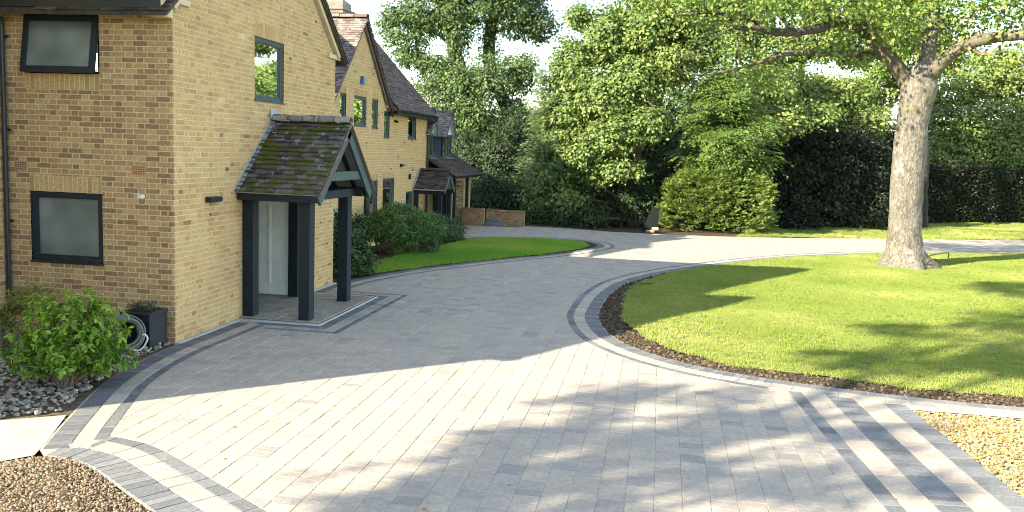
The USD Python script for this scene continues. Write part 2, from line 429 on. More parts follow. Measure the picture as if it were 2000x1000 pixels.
toned('ridge_tile_look', [(0, (0.12, 0.11, 0.09)), (1, (0.26, 0.245, 0.21))], rough=0.9, nscale=30, namt=0.35, bscale=60, bstr=0.6, bdist=0.006, spec=0.15, dcol=[(0.060, 0.062, 0.012)], dramp=[(0.52, 0.6)], dscale=[3.0], damt=[0.9])
toned('brown_tile_look', [(0, (0.045, 0.030, 0.026)), (0.5, (0.080, 0.056, 0.048)), (1, (0.13, 0.094, 0.08))], rough=0.85, nscale=20, namt=0.3, bscale=50, bstr=0.6, bdist=0.006, spec=0.2, dcol=[(0.26, 0.24, 0.22)], dramp=[(0.60, 0.72)], dscale=[5.0], damt=[0.5])
toned('pink_tile_look', [(0, (0.105, 0.08, 0.072)), (0.5, (0.18, 0.14, 0.125)), (1, (0.27, 0.22, 0.195))], rough=0.85, nscale=20, namt=0.3, bscale=50, bstr=0.6, bdist=0.006, spec=0.2, dcol=[(0.42, 0.39, 0.36)], dramp=[(0.56, 0.7)], dscale=[5.0], damt=[0.6])
usdkit.material(stage, '/World/Looks/bark_look', {
    'g': ('geometry', {}), 'map': ('mapping', {'scale': (1.0, 1.0, 0.42)}),
    'n1': ('noise_texture', {'scale': 15.0, 'detail': 9.0, 'roughness': 0.72, 'distortion': 1.0}), 'n2': ('noise_texture', {'scale': 3.2, 'detail': 6.0, 'roughness': 0.65}), 'n3': ('noise_texture', {'scale': 1.3, 'detail': 6.0, 'roughness': 0.6}),
    'v': ('voronoi_texture', {'scale': 16.0, 'feature': 'distance_to_edge'}),
    'r1': ('rgb_ramp', {'ramp': [(0.30, (0.045, 0.037, 0.03)), (0.42, (0.105, 0.09, 0.074)), (0.55, (0.185, 0.17, 0.145)), (0.75, (0.27, 0.255, 0.228))]}),
    'r2': ('map_range', {'from_min': 0.55, 'from_max': 0.68, 'to_min': 0.0, 'to_max': 0.6, 'clamp': True}), 'm2': ('mix_color', {'b': (0.34, 0.335, 0.31)}),
    'r3': ('map_range', {'from_min': 0.53, 'from_max': 0.70, 'to_min': 0.0, 'to_max': 0.75, 'clamp': True}), 'm3': ('mix_color', {'b': (0.13, 0.125, 0.05)}),
    'ad': ('math', {'math_type': 'multiply_add', 'value2': 0.5, 'value3': 0.0}), 'ad2': ('math', {'math_type': 'add'}),
    'bump': ('bump', {'strength': 1.0, 'distance': 0.05}), 'p': ('principled_bsdf', {'roughness': 0.95, 'specular_ior_level': 0.1})},
    [('g.position', 'map.vector'), ('map.vector', 'n1.vector'), ('g.position', 'n2.vector'), ('g.position', 'n3.vector'), ('map.vector', 'v.vector'), ('n1.fac', 'r1.fac'), ('r1.color', 'm2.a'), ('n2.fac', 'r2.value'), ('r2.result', 'm2.fac'),
     ('m2.result', 'm3.a'), ('n3.fac', 'r3.value'), ('r3.result', 'm3.fac'), ('m3.result', 'p.base_color'), ('v.distance', 'ad.value1'), ('ad.value', 'ad2.value1'), ('n1.fac', 'ad2.value2'), ('ad2.value', 'bump.height'), ('bump.normal', 'p.normal')], surface='p.BSDF')
toned('dark_bark_look', [(0, (0.05, 0.043, 0.035)), (1, (0.11, 0.095, 0.075))], rough=0.95, nscale=9, namt=0.4, bscale=30, bstr=0.9, bdist=0.02, spec=0.1)
toned('bough_look', [(0, (0.08, 0.068, 0.05)), (1, (0.17, 0.15, 0.11))], rough=0.95, nscale=7, namt=0.4, bscale=26, bstr=0.9, bdist=0.02, spec=0.1, dcol=[(0.075, 0.085, 0.03)], dramp=[(0.5, 0.65)], dscale=[2.0], damt=[0.6])
plain('twig_look', (0.12, 0.10, 0.06), rough=0.9)
plain('core_look', (0.012, 0.016, 0.007), rough=1.0, spec=0.0, namt=0.5, nscale=4)  # plain near black filling inside the hedges and the thuja

leafy('sycamore_leaf', [(0, (0.069, 0.121, 0.025)), (0.45, (0.130, 0.201, 0.042)), (0.8, (0.206, 0.273, 0.058)), (0.95, (0.305, 0.322, 0.073)), (1, (0.367, 0.210, 0.064))])
leafy('yellow_leaf', [(0, (0.059, 0.101, 0.028)), (0.4, (0.119, 0.181, 0.048)), (0.75, (0.195, 0.255, 0.068)), (0.95, (0.271, 0.315, 0.088)), (1, (0.271, 0.201, 0.081))])
leafy('oak_leaf', [(0, (0.039, 0.072, 0.023)), (0.5, (0.077, 0.128, 0.040)), (0.85, (0.125, 0.181, 0.060)), (1, (0.185, 0.218, 0.079))])
leafy('conifer_leaf', [(0, (0.043, 0.086, 0.021)), (0.5, (0.093, 0.156, 0.032)), (0.85, (0.142, 0.207, 0.041)), (1, (0.208, 0.242, 0.058))], trans=0.2)
leafy('cypress_leaf', [(0, (0.066, 0.111, 0.049)), (0.5, (0.122, 0.183, 0.077)), (1, (0.188, 0.243, 0.094))], trans=0.2)
leafy('dark_hedge_leaf', [(0, (0.006, 0.010, 0.004)), (0.6, (0.011, 0.019, 0.006)), (1, (0.020, 0.030, 0.009))], trans=0.15)  # near black leaves, the canopy shade on the hedges put into the colour
leafy('laurel_leaf', [(0, (0.025, 0.052, 0.014)), (0.6, (0.048, 0.092, 0.021)), (1, (0.081, 0.138, 0.034))], rough=0.3, trans=0.2, spec=0.5)
leafy('bush_leaf', [(0, (0.042, 0.090, 0.022)), (0.6, (0.079, 0.166, 0.035)), (0.9, (0.146, 0.257, 0.046)), (1, (0.200, 0.313, 0.066))], trans=0.25)
leafy('shade_leaf', [(0, (0.015, 0.030, 0.009)), (0.6, (0.030, 0.056, 0.016)), (1, (0.06, 0.09, 0.026))], trans=0.2)  # greens darkened, the shade of hollow and wall put into the colour
leafy('choisya_leaf', [(0, (0.068, 0.158, 0.018)), (0.5, (0.128, 0.255, 0.024)), (0.85, (0.225, 0.352, 0.033)), (1, (0.360, 0.405, 0.075))], rough=0.35, trans=0.35, spec=0.45)
leafy('variegated_leaf', [(0, (0.05, 0.075, 0.035)), (0.6, (0.12, 0.15, 0.08)), (1, (0.32, 0.34, 0.22))], trans=0.2)
leafy('maple_leaf', [(0, (0.10, 0.15, 0.025)), (0.55, (0.20, 0.23, 0.04)), (0.8, (0.36, 0.21, 0.06)), (1, (0.40, 0.14, 0.05))], trans=0.35)
leafy('herb_leaf', [(0, (0.03, 0.055, 0.025)), (1, (0.08, 0.115, 0.06))], trans=0.2)
leafy('grass_blade', [(0, (0.12, 0.185, 0.026)), (0.45, (0.225, 0.285, 0.058)), (0.75, (0.325, 0.345, 0.105)), (1, (0.45, 0.41, 0.20))], trans=0.3, spec=0.2, rough=0.6)
leafy('lush_blade', [(0, (0.116, 0.269, 0.034)), (0.6, (0.234, 0.400, 0.053)), (1, (0.428, 0.400, 0.083))], trans=0.3, spec=0.2, rough=0.6)


def glass(name, tint, rough=0.02, clear=0.55):
    """A window pane: mostly clear, its mirror image growing towards grazing view."""
    usdkit.material(stage, '/World/Looks/' + name, {
        'fr': ('fresnel', {'IOR': 1.9}), 'add': ('math', {'math_type': 'multiply_add', 'value2': 1.0, 'value3': 0.30, 'use_clamp': True}),
        't': ('transparent_bsdf', {'color': tint}), 'g': ('glossy_bsdf', {'color': (0.95, 1.0, 1.0), 'roughness': rough}), 'mix': ('mix_closure', {})},
        [('fr.fac', 'add.value1'), ('add.value', 'mix.fac'), ('t.BSDF', 'mix.closure1'), ('g.BSDF', 'mix.closure2')], surface='mix.closure')


glass('pane_look', (0.55, 0.62, 0.60))
usdkit.material(stage, '/World/Looks/frosted_look', {
    'g': ('geometry', {}), 'n': ('noise_texture', {'scale': 160.0, 'detail': 2.0}), 'bump': ('bump', {'strength': 0.25, 'distance': 0.003}), 'w': ('noise_texture', {'scale': 1.7, 'detail': 1.0}),
    'r': ('rgb_ramp', {'ramp': [(0.35, (0.075, 0.097, 0.09)), (0.55, (0.115, 0.142, 0.133)), (0.7, (0.17, 0.20, 0.19))]}),  # cloudy tones stand for reflections and the room behind the glass
    'p': ('principled_bsdf', {'roughness': 0.24, 'specular_ior_level': 0.8})},
    [('g.position', 'n.vector'), ('g.position', 'w.vector'), ('w.fac', 'r.fac'), ('r.color', 'p.base_color'), ('n.fac', 'bump.height'), ('bump.normal', 'p.normal')], surface='p.BSDF')
# ------------------------------------------------------------------ ground, driveway, lawns, beds
X3, Y3, Z3 = np.eye(3)
B = 400.0
single('ground', MB().add([[-B, -B, -0.06], [B, -B, -0.06], [B, B, -0.06], [-B, B, -0.06]], [[0, 1, 2, 3]]), 'field_look',
       'rough ground running on beneath trees and garden to the horizon', 'ground', kind='structure')

SOIL = smoothline([(30, 28.5), (24, 24.5), (19.4, 21.7), (13.95, 18.9), (10.8, 16.3), (8.6, 13.55), (7.15, 11.25), (6.33, 9.5), (5.93, 8.1), (5.71, 6.1), (5.68, 4.5),
                   (5.83, 3.4), (6.13, 2.38), (6.7, 1.5), (7.38, 0.92), (8.25, 0.52), (9.1, 0.29), (9.9, 0.13), (11.2, 0.03), (14, -0.02)])
LEFT = smoothline([(0.10, 1.72), (0.10, 0.6), (0.08, -0.1), (0.13, -0.85), (0.32, -1.97), (0.73, -3.15), (1.25, -4.40)])
BOTL = smoothline([(1.27, -4.47), (1.40, -4.42), (1.58, -4.41), (1.79, -4.50), (2.17, -4.75), (2.58, -5.05), (2.96, -5.31), (3.6, -5.75), (4.6, -6.45)])
BED = smoothline([(0.10, 4.80), (0.10, 5.7), (0.17, 6.4), (0.45, 7.45), (1.05, 8.95), (1.75, 10.3), (2.6, 11.8), (3.75, 13.55), (4.62, 15.5), (4.86, 16.5), (4.62, 17.45), (4.1, 17.95),
                  (3.0, 18.05), (1.6, 17.55), (0.55, 16.75)])
ENTRY = [(9.73, -0.45), (9.97, -3.3), (10.17, -6.4)]
FARSIDE = [(-0.95, 18.4), (-0.95, 21.62), (1.42, 21.75), (1.45, 22.55), (3.0, 22.5), (5.0, 21.95), (7.0, 21.95), (8.6, 22.2), (9.6, 22.45), (11.77, 23.3), (15.5, 25.0), (21.5, 27.7), (30, 32.0)]
drive_pts = (list(map(tuple, BOTL[::-1])) + list(map(tuple, LEFT[::-1])) + [(0.1, 1.78), (1.45, 1.78), (1.45, 4.74), (0.1, 4.74)] + list(map(tuple, BED)) +
             [(0.3, 16.9)] + FARSIDE + list(map(tuple, SOIL)) + [(14, -0.47)] + ENTRY)
DRIVE = Polygon(drive_pts).buffer(0)


def strip(C, d0, d1):
    a, b = offset(C, d0), offset(C, d1)
    return Polygon(np.vstack([a, b[::-1]])).buffer(0)


def setts(C, d0, d1, pitch, keep=None, jit=0.006, sgn=1):
    """Outlines of the blocks laid across the strip d0..d1 beside curve C."""
    s = np.concatenate([[0], np.cumsum(np.linalg.norm(np.diff(C, axis=0), axis=1))])
    a, b = offset(C, d0), offset(C, d1)
    n = int(s[-1] / pitch)
    cuts = np.linspace(0, s[-1], n + 1)
    cuts[1:-1] += rng.normal(0, jit, n - 1)
    P = lambda c, x: np.stack([np.interp(x, s, c[:, 0]), np.interp(x, s, c[:, 1])], -1)
    out = []
    for k in range(n):
        g = 0.0022
        q = np.array([P(a, cuts[k] + g), P(a, cuts[k + 1] - g), P(b, cuts[k + 1] - g), P(b, cuts[k] + g)])
        m = q.mean(0)
        if keep is None or keep(m):
            L = np.linalg.norm(q - m, axis=1, keepdims=True)
            q = m + (q - m) * (1 - 0.004 / L)
            if Polygon(q).exterior.is_ccw is False:
                q = q[::-1]
            out.append(q)
    return out


t_drive = Thing('driveway', 'block paved driveway in grey and buff with charcoal border courses, curving between the houses and the lawns', 'driveway', (3, 3, 0), kind='structure')
t_drive.part('joint_sand', sheet(DRIVE.buffer(0.02), -0.0055), 'joint_sand_look')
bands = []
dark, light, greys = [], [], []
O3 = np.zeros(3)


def add_pieces(lst, outlines, tones, h=0.0, ch=0.003, tilt=0.006):
    for q, t in zip(outlines, tones):
        def fill(mb, q=q, t=t):
            piece(mb, q, O3, X3, Y3, Z3, -0.03, h + rng.normal(0, 0.0012), ch, t, tilt)
        p = Polygon(q)
        lst.append((np.array([*q.mean(0), h]), np.array([0, 0, p.area]), fill))


def tones(n, lo=0.0, hi=1.0):
    return rng.uniform(lo, hi, n)


def course(C, side, rows, keep=None):
    """Border rows beside C: (d0, d1, pitch, list, tone range)."""
    for d0, d1, pitch, lst, lo, hi in rows:
        o = setts(C, side * d0, side * d1, pitch, keep)
        add_pieces(lst, o, tones(len(o), lo, hi))
        bands.append(strip(C, side * d0, side * d1))


# the island: dark setts against the soil, a light row, a thin dark row (the curve runs clockwise seen from above: drive on its right)
near = lambda m: True
isl_a = SOIL[SOIL[:, 0] < 8.4]
i_end = int(np.argmax((SOIL[:, 0] > 8.35) & (SOIL[:, 1] < 1)))
isl = SOIL[:i_end]
course(isl, -1, [(0.0, 0.23, 0.105, dark, 0, 0.8), (0.23, 0.43, 0.20, light, 0.2, 0.9), (0.43, 0.545, 0.2, dark, 0, 0.9)])
rest_c = SOIL[i_end - 1:]
course(rest_c, -1, [(0.0, 0.2, 0.22, greys, 0.1, 1.0), (0.2, 0.44, 0.26, light, 0.0, 0.5)])
course(LEFT, 1, [(0.0, 0.22, 0.105, dark, 0, 0.6), (0.22, 0.40, 0.2, light, 0.1, 0.8), (0.40, 0.51, 0.2, dark, 0, 0.6)])
course(BOTL, 1, [(0.0, 0.28, 0.105, dark, 0.3, 1.0), (0.28, 0.50, 0.2, light, 0.3, 1.0), (0.50, 0.64, 0.2, dark, 0.3, 1.0)])
course(BED, -1, [(0.0, 0.2, 0.105, dark, 0, 0.6), (0.2, 0.40, 0.2, light, 0.1, 0.8), (0.40, 0.51, 0.2, dark, 0, 0.6)])
# round the porch slab
for (p, q) in (((0.1, 1.78), (1.45, 1.78)), ((1.45, 1.78), (1.45, 4.74)), ((1.45, 4.74), (0.1, 4.74))):
    L = np.linalg.norm(np.subtract(q, p))
    d = np.subtract(q, p) / L
    a, b = np.array(p) + d * 0.0, np.array(q)
    if p[0] < 0.2:
        ext0, ext1 = 0.22, 0
    C = np.array([a + (b - a) * x for x in np.linspace(0, 1, 60)])
    for d0, d1, pitch, lst in ((0.0, 0.17, 0.105, dark), (0.17, 0.36, 0.2, light), (0.36, 0.46, 0.2, dark)):
        C2 = np.array([a + (b - a) * x for x in np.linspace(-d1 / L * (p[0] > 0.2), 1 + d1 / L * (q[0] > 0.2), 60)])
        o = [w for w in setts(C2, -d0, -d1, pitch) if DRIVE.contains(Point(w.mean(0)))]
        if p[0] < 0.2 and p[1] < 2:
            o = [w for w in o if w.mean(0)[0] > 0.30 + d1]
        add_pieces(lst, o, tones(len(o), 0, 0.7))
        bands.append(strip(C2, -d0, -d1))
# the entrance: dark, light, broad dark, light and a dark edge, running towards the road
for x0, x1, pitch, lst, lo, hi in ((8.40, 8.56, 0.24, dark, 0.1, 1), (8.56, 8.85, 0.24, light, 0.2, 1), (8.85, 9.15, 0.105, dark, 0.1, 1), (9.15, 9.47, 0.26, light, 0.2, 1), (9.47, 9.73, 0.24, dark, 0.1, 0.9)):
    y_top = {8.40: -0.04, 8.56: 0.02, 8.85: 0.0, 9.15: -0.06, 9.47: -0.28}[x0]
    C = np.array([(x0 + 0.08 * y, -y) for y in np.linspace(-y_top, 6.6, 90)])
    o = setts(C, 0, x1 - x0, pitch)
    add_pieces(lst, o, tones(len(o), lo, hi))
    bands.append(strip(C, 0, x1 - x0))
BANDS = unary_union(bands).buffer(0.002)
FIELD = DRIVE.difference(BANDS).buffer(-0.003)
# main field: courses running with the house wall, blocks of several lengths
pf = prep(FIELD)
field = []
W = 0.235
x = -1.0
while x < 24:
    w = W * rng.uniform(0.97, 1.03)
    lines = FIELD.intersection(sbox(x, -8, x + w, 40))
    if not lines.is_empty:
        x0, y0, x1, y1 = lines.bounds
        y = y0 - rng.uniform(0, 0.2)
        base = rng.normal(0, 0.04)
        while y < min(y1, 33):
            l = rng.choice([0.125, 0.165, 0.165, 0.205, 0.245])
            bx = sbox(x + 0.0022, y + 0.0022, x + w - 0.0022, y + l - 0.0022)
            if pf.intersects(bx):
                t = float(np.clip(rng.normal(0.5, 0.15) + base, 0, 1))
                if rng.random() < 0.035:
                    t = rng.uniform(0, 0.15)
                if pf.contains(bx):
                    j = rng.normal(0, 0.0013, (4, 2))
                    add_pieces(field, [np.array([(x + 0.0022, y + 0.0022), (x + w - 0.0022, y + 0.0022), (x + w - 0.0022, y + l - 0.0022), (x + 0.0022, y + l - 0.0022)]) + j], [t])
                else:
                    g = FIELD.intersection(bx)
                    for p in getattr(g, 'geoms', [g]):
                        if p.geom_type == 'Polygon' and p.area > 0.0015:
                            o = outline(p if p.convex_hull.area < p.area * 1.15 else p.convex_hull.intersection(p.buffer(0.01)))
                            if o is not None:
                                add_pieces(field, [o], [t], ch=0.003)
            y += l
    x += w
emit(t_drive, 'paving_block', 'paving_blocks', field, 'paving_look')
emit(t_drive, 'border_sett', 'border_setts', dark, 'charcoal_look', 220)
emit(t_drive, 'border_block', 'border_blocks', light, 'paving_look', 180)
emit(t_drive, 'edging_sett', 'edging_setts', greys, 'grey_sett_look', 60)

# the porch floor: flagstones inside a steel slot drain
t_slab = Thing('porch_floor', 'buff stone flag floor under the wooden porch, framed by the steel drain', 'paving', (0.7, 3.3, 0), kind='structure')
t_slab.part('screed', MB().box((0.0, 1.93, -0.05), (1.38, 4.62, 0.014)), 'joint_sand_look')
rows = [(1.93, 2.50, [0.62, 0.76]), (2.50, 3.02, [0.40, 0.55, 0.43]), (3.02, 3.60, [0.78, 0.60]), (3.60, 4.10, [0.50, 0.42, 0.46]), (4.10, 4.62, [0.80, 0.58])]
for y0, y1, ws in rows:
    xx = 0.0
    for w_ in ws:
        m = MB()
        piece(m, [(xx + 0.004, y0 + 0.004), (xx + w_ - 0.004, y0 + 0.004), (xx + w_ - 0.004, y1 - 0.004), (xx + 0.004, y1 - 0.004)], O3, X3, Y3, Z3, 0.0, 0.024 + rng.normal(0, 0.001), 0.004, rng.random())
        t_slab.part('flagstone', m, 'flagstone_look')
        xx += w_
t_dr = Thing('slot_drain', 'pale galvanised drain channel along the foot of the house and round the porch floor', 'drain', (0.05, 1.0, 0))
m = MB().box((0.008, -0.02, -0.05), (0.095, 1.77, 0.006)).box((0.008, 1.80, -0.05), (1.44, 1.925, 0.012)).box((1.385, 1.925, -0.05), (1.44, 4.73, 0.012)).box((0.008, 4.63, -0.05), (1.385, 4.73, 0.012)).box((0.008, 4.735, -0.05), (0.095, 6.1, 0.006))
t_dr.part('channel', m, 'steel_look')
s = MB().box((0.02, 1.895, 0.0135), (1.40, 1.915, 0.017)).box((1.395, 1.93, 0.0135), (1.408, 4.7, 0.017))
t_dr.part('slot', s, 'rubber_look')


# lawns: a mounded earth sheet and tufts of grass
def ground_grid(poly, z, step=0.35, bump=0.0, edge=0.0):
    """A sheet over poly, gently uneven: z + bump noise, falling to its edge."""
    g = poly
    out = MB()
    t = trimesh.creation.triangulate_polygon
    x0, y0, x1, y1 = g.bounds
    xs, ys = np.arange(x0, x1 + step, step), np.arange(y0, y1 + step, step)
    pg = prep(g)
    idx = {}
    cells = []
    for a in xs:
        for b in ys:
            c = sbox(a, b, a + step, b + step)
            if pg.contains(c):
                cells.append(c)
            elif pg.intersects(c):
                q = g.intersection(c)
                cells += [p for p in getattr(q, 'geoms', [q]) if p.geom_type == 'Polygon' and p.area > 1e-5]
    for c in cells:
        o = outline(c)
        if o is None:
            continue
        if Polygon(o).convex_hull.area > Polygon(o).area * 1.001:
            v, f = t(Polygon(o), engine='earcut'); v = np.asarray(v); f = np.asarray(f)
        else:
            v, f = o, np.array([[0, k, k + 1] for k in range(1, len(o) - 1)])
        zz = z + height(v, bump)
        a, b2, c2 = (v[f[:, k]] for k in range(3))
        fl = (b2[:, 0] - a[:, 0]) * (c2[:, 1] - a[:, 1]) - (b2[:, 1] - a[:, 1]) * (c2[:, 0] - a[:, 0]) < 0
        f = f.copy(); f[fl] = f[fl][:, ::-1]
        out.add(np.column_stack([v, zz]), f)
    return out


def height(xy, bump):
    xy = np.asarray(xy)
    return bump * (meshkit.fbm(np.column_stack([xy * 0.45, np.zeros(len(xy))]), 3, 3) - 0.5)


def scatter_in(poly, n, seed):
    r = np.random.default_rng(seed)
    x0, y0, x1, y1 = poly.bounds
    k = int(n * (x1 - x0) * (y1 - y0) / poly.area * 1.05) + 10
    p = np.column_stack([r.uniform(x0, x1, k), r.uniform(y0, y1, k)])
    p = p[shapely.contains_xy(poly, p[:, 0], p[:, 1])]
    return p[:n]


def visible(p, margin=300):
    q = proj(np.column_stack([p, np.zeros(len(p))]))
    return (q[:, 2] > 0.5) & (q[:, 0] > -margin) & (q[:, 0] < 2000 + margin) & (q[:, 1] < 1000 + margin)


def tuft(nb, rad, h, seed, spread=0.6, wide=0.005):
    r = np.random.default_rng(seed)
    v, f, t = [], [], []
    for k in range(nb):
        a, d = r.uniform(0, 2 * np.pi), rad * np.sqrt(r.random())
        o = np.array([d * np.cos(a), d * np.sin(a), -0.004])
        lean = r.normal(0, spread, 2) * 0.5
        hh = h * r.uniform(0.5, 1.15)
        s = r.uniform(0, np.pi); w = wide * r.uniform(0.7, 1.4) * np.array([np.cos(s), np.sin(s), 0])
        mid = o + np.array([lean[0] * 0.35, lean[1] * 0.35, 0.62]) * hh
        tip = o + np.array([lean[0], lean[1], 1.0 - 0.3 * np.hypot(*lean)]) * hh
        n = len(v)
        v += [o - w, o + w, mid + w * 0.7, mid - w * 0.7, tip]
        f += [[n, n + 1, n + 2], [n, n + 2, n + 3], [n + 3, n + 2, n + 4]]
        tt = r.beta(2, 2)
        t += [tt] * 5
    return np.array(v), np.array(f), np.array(t)


def grass(name, label, poly, density, z, bump, mat, h, seed, protos=4, base_cat='grass', dry=None):
    """Tufts over a lawn: one PointInstancer."""
    pts = scatter_in(poly, int(poly.area * density), seed)
    pts = pts[visible(pts)]
    r = np.random.default_rng(seed + 1)
    path = numbered('/World', name)
    pi = UsdGeom.PointInstancer.Define(stage, path)
    rel = pi.CreatePrototypesRel()
    n_dry = 0
    for k in range(protos):
        v, f, t = tuft(34, 0.075, h, seed * 10 + k)
        pp = f'{path}/tuft' + (f'_{k:03d}' if k else '')
        shift = (k / max(protos - 1, 1) - 0.5) * 0.55
        put(pp, (v, f), mat, tone=np.clip(t * 0.6 + 0.2 + shift, 0, 1))
        rel.AddTarget(pp)
    nz = meshkit.fbm(np.column_stack([pts * 0.55, np.zeros(len(pts))]), 4, seed)
    nz = (nz - nz.mean()) / nz.std()
    idx = np.clip(np.round((protos - 1) / 2 + nz * 1.15 + r.normal(0, 0.5, len(pts))), 0, protos - 1).astype(int)
    zz = z + height(pts, bump)
    pi.CreateProtoIndicesAttr(Vt.IntArray.FromNumpy(idx.astype(np.int32)))
    pi.CreatePositionsAttr(Vt.Vec3fArray.FromNumpy(np.column_stack([pts, zz]).astype(np.float32)))
    a = r.uniform(0, 2 * np.pi, len(pts))
    pi.CreateOrientationsAttr(Vt.QuathArray([Gf.Quath(float(np.cos(x / 2)), 0, 0, float(np.sin(x / 2))) for x in a]))
    s = r.uniform(0.7, 1.25, len(pts)).astype(np.float32)
    pi.CreateScalesAttr(Vt.Vec3fArray.FromNumpy(np.column_stack([s, s, s])))
    setdata(pi.GetPrim(), label, base_cat, None, 'stuff')


ISLAND = Polygon(list(map(tuple, SOIL)) + [(40, -0.02), (40, 34.5)]).buffer(0)
soil_w = 0.32
edge_noise = lambda poly, amt, seed: Polygon([p + amt * (meshkit.fbm(np.array([[p[0] * 1.7, p[1] * 1.7, seed]]), 3)[0] - 0.5) * np.array([1, 1]) for p in np.array(poly.exterior.segmentize(0.15).coords)]).buffer(0)
# the soil edge is broad on the near side and fades out along the far side
fade = [(p, d) for p, d in zip(SOIL, np.interp(np.arange(len(SOIL)), [0, int(np.argmin(np.hypot(*(SOIL - (8.6, 13.5)).T))), int(np.argmin(np.hypot(*(SOIL - (5.9, 8)).T))), len(SOIL) * 0.75, len(SOIL)], [0.03, 0.05, 0.26, 0.42, 0.6]))]
tt_ = np.gradient(SOIL, axis=0); tt_ /= np.linalg.norm(tt_, axis=1, keepdims=True)
inner = SOIL + np.array([d for _, d in fade])[:, None] * np.stack([-tt_[:, 1], tt_[:, 0]], 1)
LAWN = edge_noise(Polygon(list(map(tuple, inner)) + [(40, 0.6), (40, 34.0)]).buffer(0), 0.22, 3.0)
LAWN = max(getattr(LAWN, 'geoms', [LAWN]), key=lambda g: g.area)
view_box = Polygon([(-8, -12), (30, -12), (30, 60), (-12, 60)])
single('soil_edge', ground_grid(ISLAND.intersection(sbox(4, -1, 17, 20)), -0.02, 0.5), 'soil_look', 'dark bare soil strip round the rim of the large lawn', 'soil', kind='structure', tone=0.4)
single('lawn', ground_grid(LAWN.intersection(sbox(4, -1, 34, 33)), 0.0, 0.45, 0.08), 'lawn_base_look', 'large island lawn under the spreading tree', 'lawn', kind='structure')
grass('lawn_grass', 'sunlit yellow green mown grass on the island lawn', LAWN.intersection(sbox(4, -1, 30, 31)), 150, 0.0, 0.08, 'grass_blade', 0.038, 11, 8)
# soil crumbs
ring = ISLAND.difference(LAWN.buffer(-0.06)).intersection(sbox(4, -1, 15, 15))
cr = scatter_in(ring, 5200, 5); cr = cr[visible(cr)]


def stones(pts, z, rmin, rmax, flat, seed, sub=1, tone_rng=(0, 1), power=1.0):
    """Little irregular stones lying at pts: one mesh."""
    r = np.random.default_rng(seed)
    ico = trimesh.creation.icosphere(sub)
    V0, F0 = np.asarray(ico.vertices), np.asarray(ico.faces)
    out_v, out_f, out_t = [], [], []
    for k, p in enumerate(pts):
        s = (rmin + (rmax - rmin) * r.random() ** power) * np.array([1.0, r.uniform(0.6, 0.95), r.uniform(flat * 0.7, flat * 1.2)])
        v = V0 * (1 + 0.22 * np.sin(V0 @ r.normal(0, 2.2, (3, 3))).sum(1, keepdims=True) / 1.7) * s
        a, b = r.uniform(0, 2 * np.pi), r.normal(0, 0.25)
        ca, sa, cb, sb = np.cos(a), np.sin(a), np.cos(b), np.sin(b)
        v = v @ np.array([[1, 0, 0], [0, cb, sb], [0, -sb, cb]]) @ np.array([[ca, sa, 0], [-sa, ca, 0], [0, 0, 1]])
        zz = z[k] if np.ndim(z) else z
        out_v.append(v + [p[0], p[1], zz + s[2] * 0.35]); out_f.append(F0 + len(V0) * k)
        out_t.append(np.full(len(V0), r.uniform(*tone_rng)))
    return np.vstack(out_v), np.vstack(out_f), np.concatenate(out_t)


v, f, t = stones(cr, -0.015, 0.008, 0.035, 0.7, 6, 0, (0, 1), 2.5)
single('soil_crumbs', (v, f), 'soil_look', 'loose clods and crumbs on the soil strip beside the lawn', 'soil', tone=t, kind='stuff')

# left lawn strip and planting bed
LEFTBED = Polygon([(-2.2, 6.0)] + list(map(tuple, BED[BED[:, 1] > 5.8])) + [(0.3, 16.8), (-1.3, 18.4), (-2.2, 18.4)]).buffer(0)
lawn2 = Polygon([(-0.1, 7.2), (0.25, 7.75), (0.75, 8.7), (1.45, 10.1), (2.3, 11.6), (3.45, 13.4), (4.3, 15.3), (4.5, 16.4), (4.3, 17.2), (3.9, 17.55), (2.9, 17.7), (1.6, 17.2), (0.7, 16.4), (0.45, 14.6), (0.1, 12.6), (-0.1, 10.6), (-0.25, 9.0)])
single('planting_bed', ground_grid(LEFTBED, -0.012, 0.6), 'soil_look', 'earth bed with shrubs along the front of the far house', 'flower bed', kind='structure', tone=0.2)
single('side_lawn', ground_grid(lawn2, 0.0, 0.5, 0.03), 'lawn_base_look', 'narrow tongue of lawn in front of the shrubs, in the shade of the house', 'lawn', kind='structure')
grass('side_lawn_grass', 'deep green shaded grass on the tongue of lawn by the shrubs', lawn2.buffer(0.04), 170, 0.0, 0.03, 'lush_blade', 0.045, 23, 5)
# far lawn behind the branch of the drive
FARL = Polygon([(9.6, 22.6), (11.8, 23.5), (15.5, 25.2), (21.5, 27.9), (30, 32.2), (40, 37), (45, 60), (20, 60), (16, 38), (11.5, 28.5), (10.2, 25.0)])
single('far_lawn', ground_grid(FARL, -0.01, 1.2, 0.15), 'lawn_base_look', 'far lawn between the drive and the dark hedge', 'lawn', kind='structure')
grass('far_lawn_grass', 'sunlit grass on the far lawn before the dark hedge', FARL.intersection(sbox(8, 20, 34, 46)), 34, -0.01, 0.15, 'grass_blade', 0.06, 31, 5)
# hedge foot: bare earth
single('hedge_foot_earth', ground_grid(Polygon([(1.42, 21.9), (1.45, 22.6), (3, 22.55), (5, 22.0), (7, 22.0), (8.6, 22.25), (9.6, 22.5), (10.2, 25), (11.5, 28.5), (16, 38), (14, 44), (-12, 44), (-12, 25), (1.4, 25)]), -0.02, 1.2, 0.1), 'soil_look',
       'brown earth under the row of trees at the end of the drive', 'soil', kind='structure', tone=0.35)
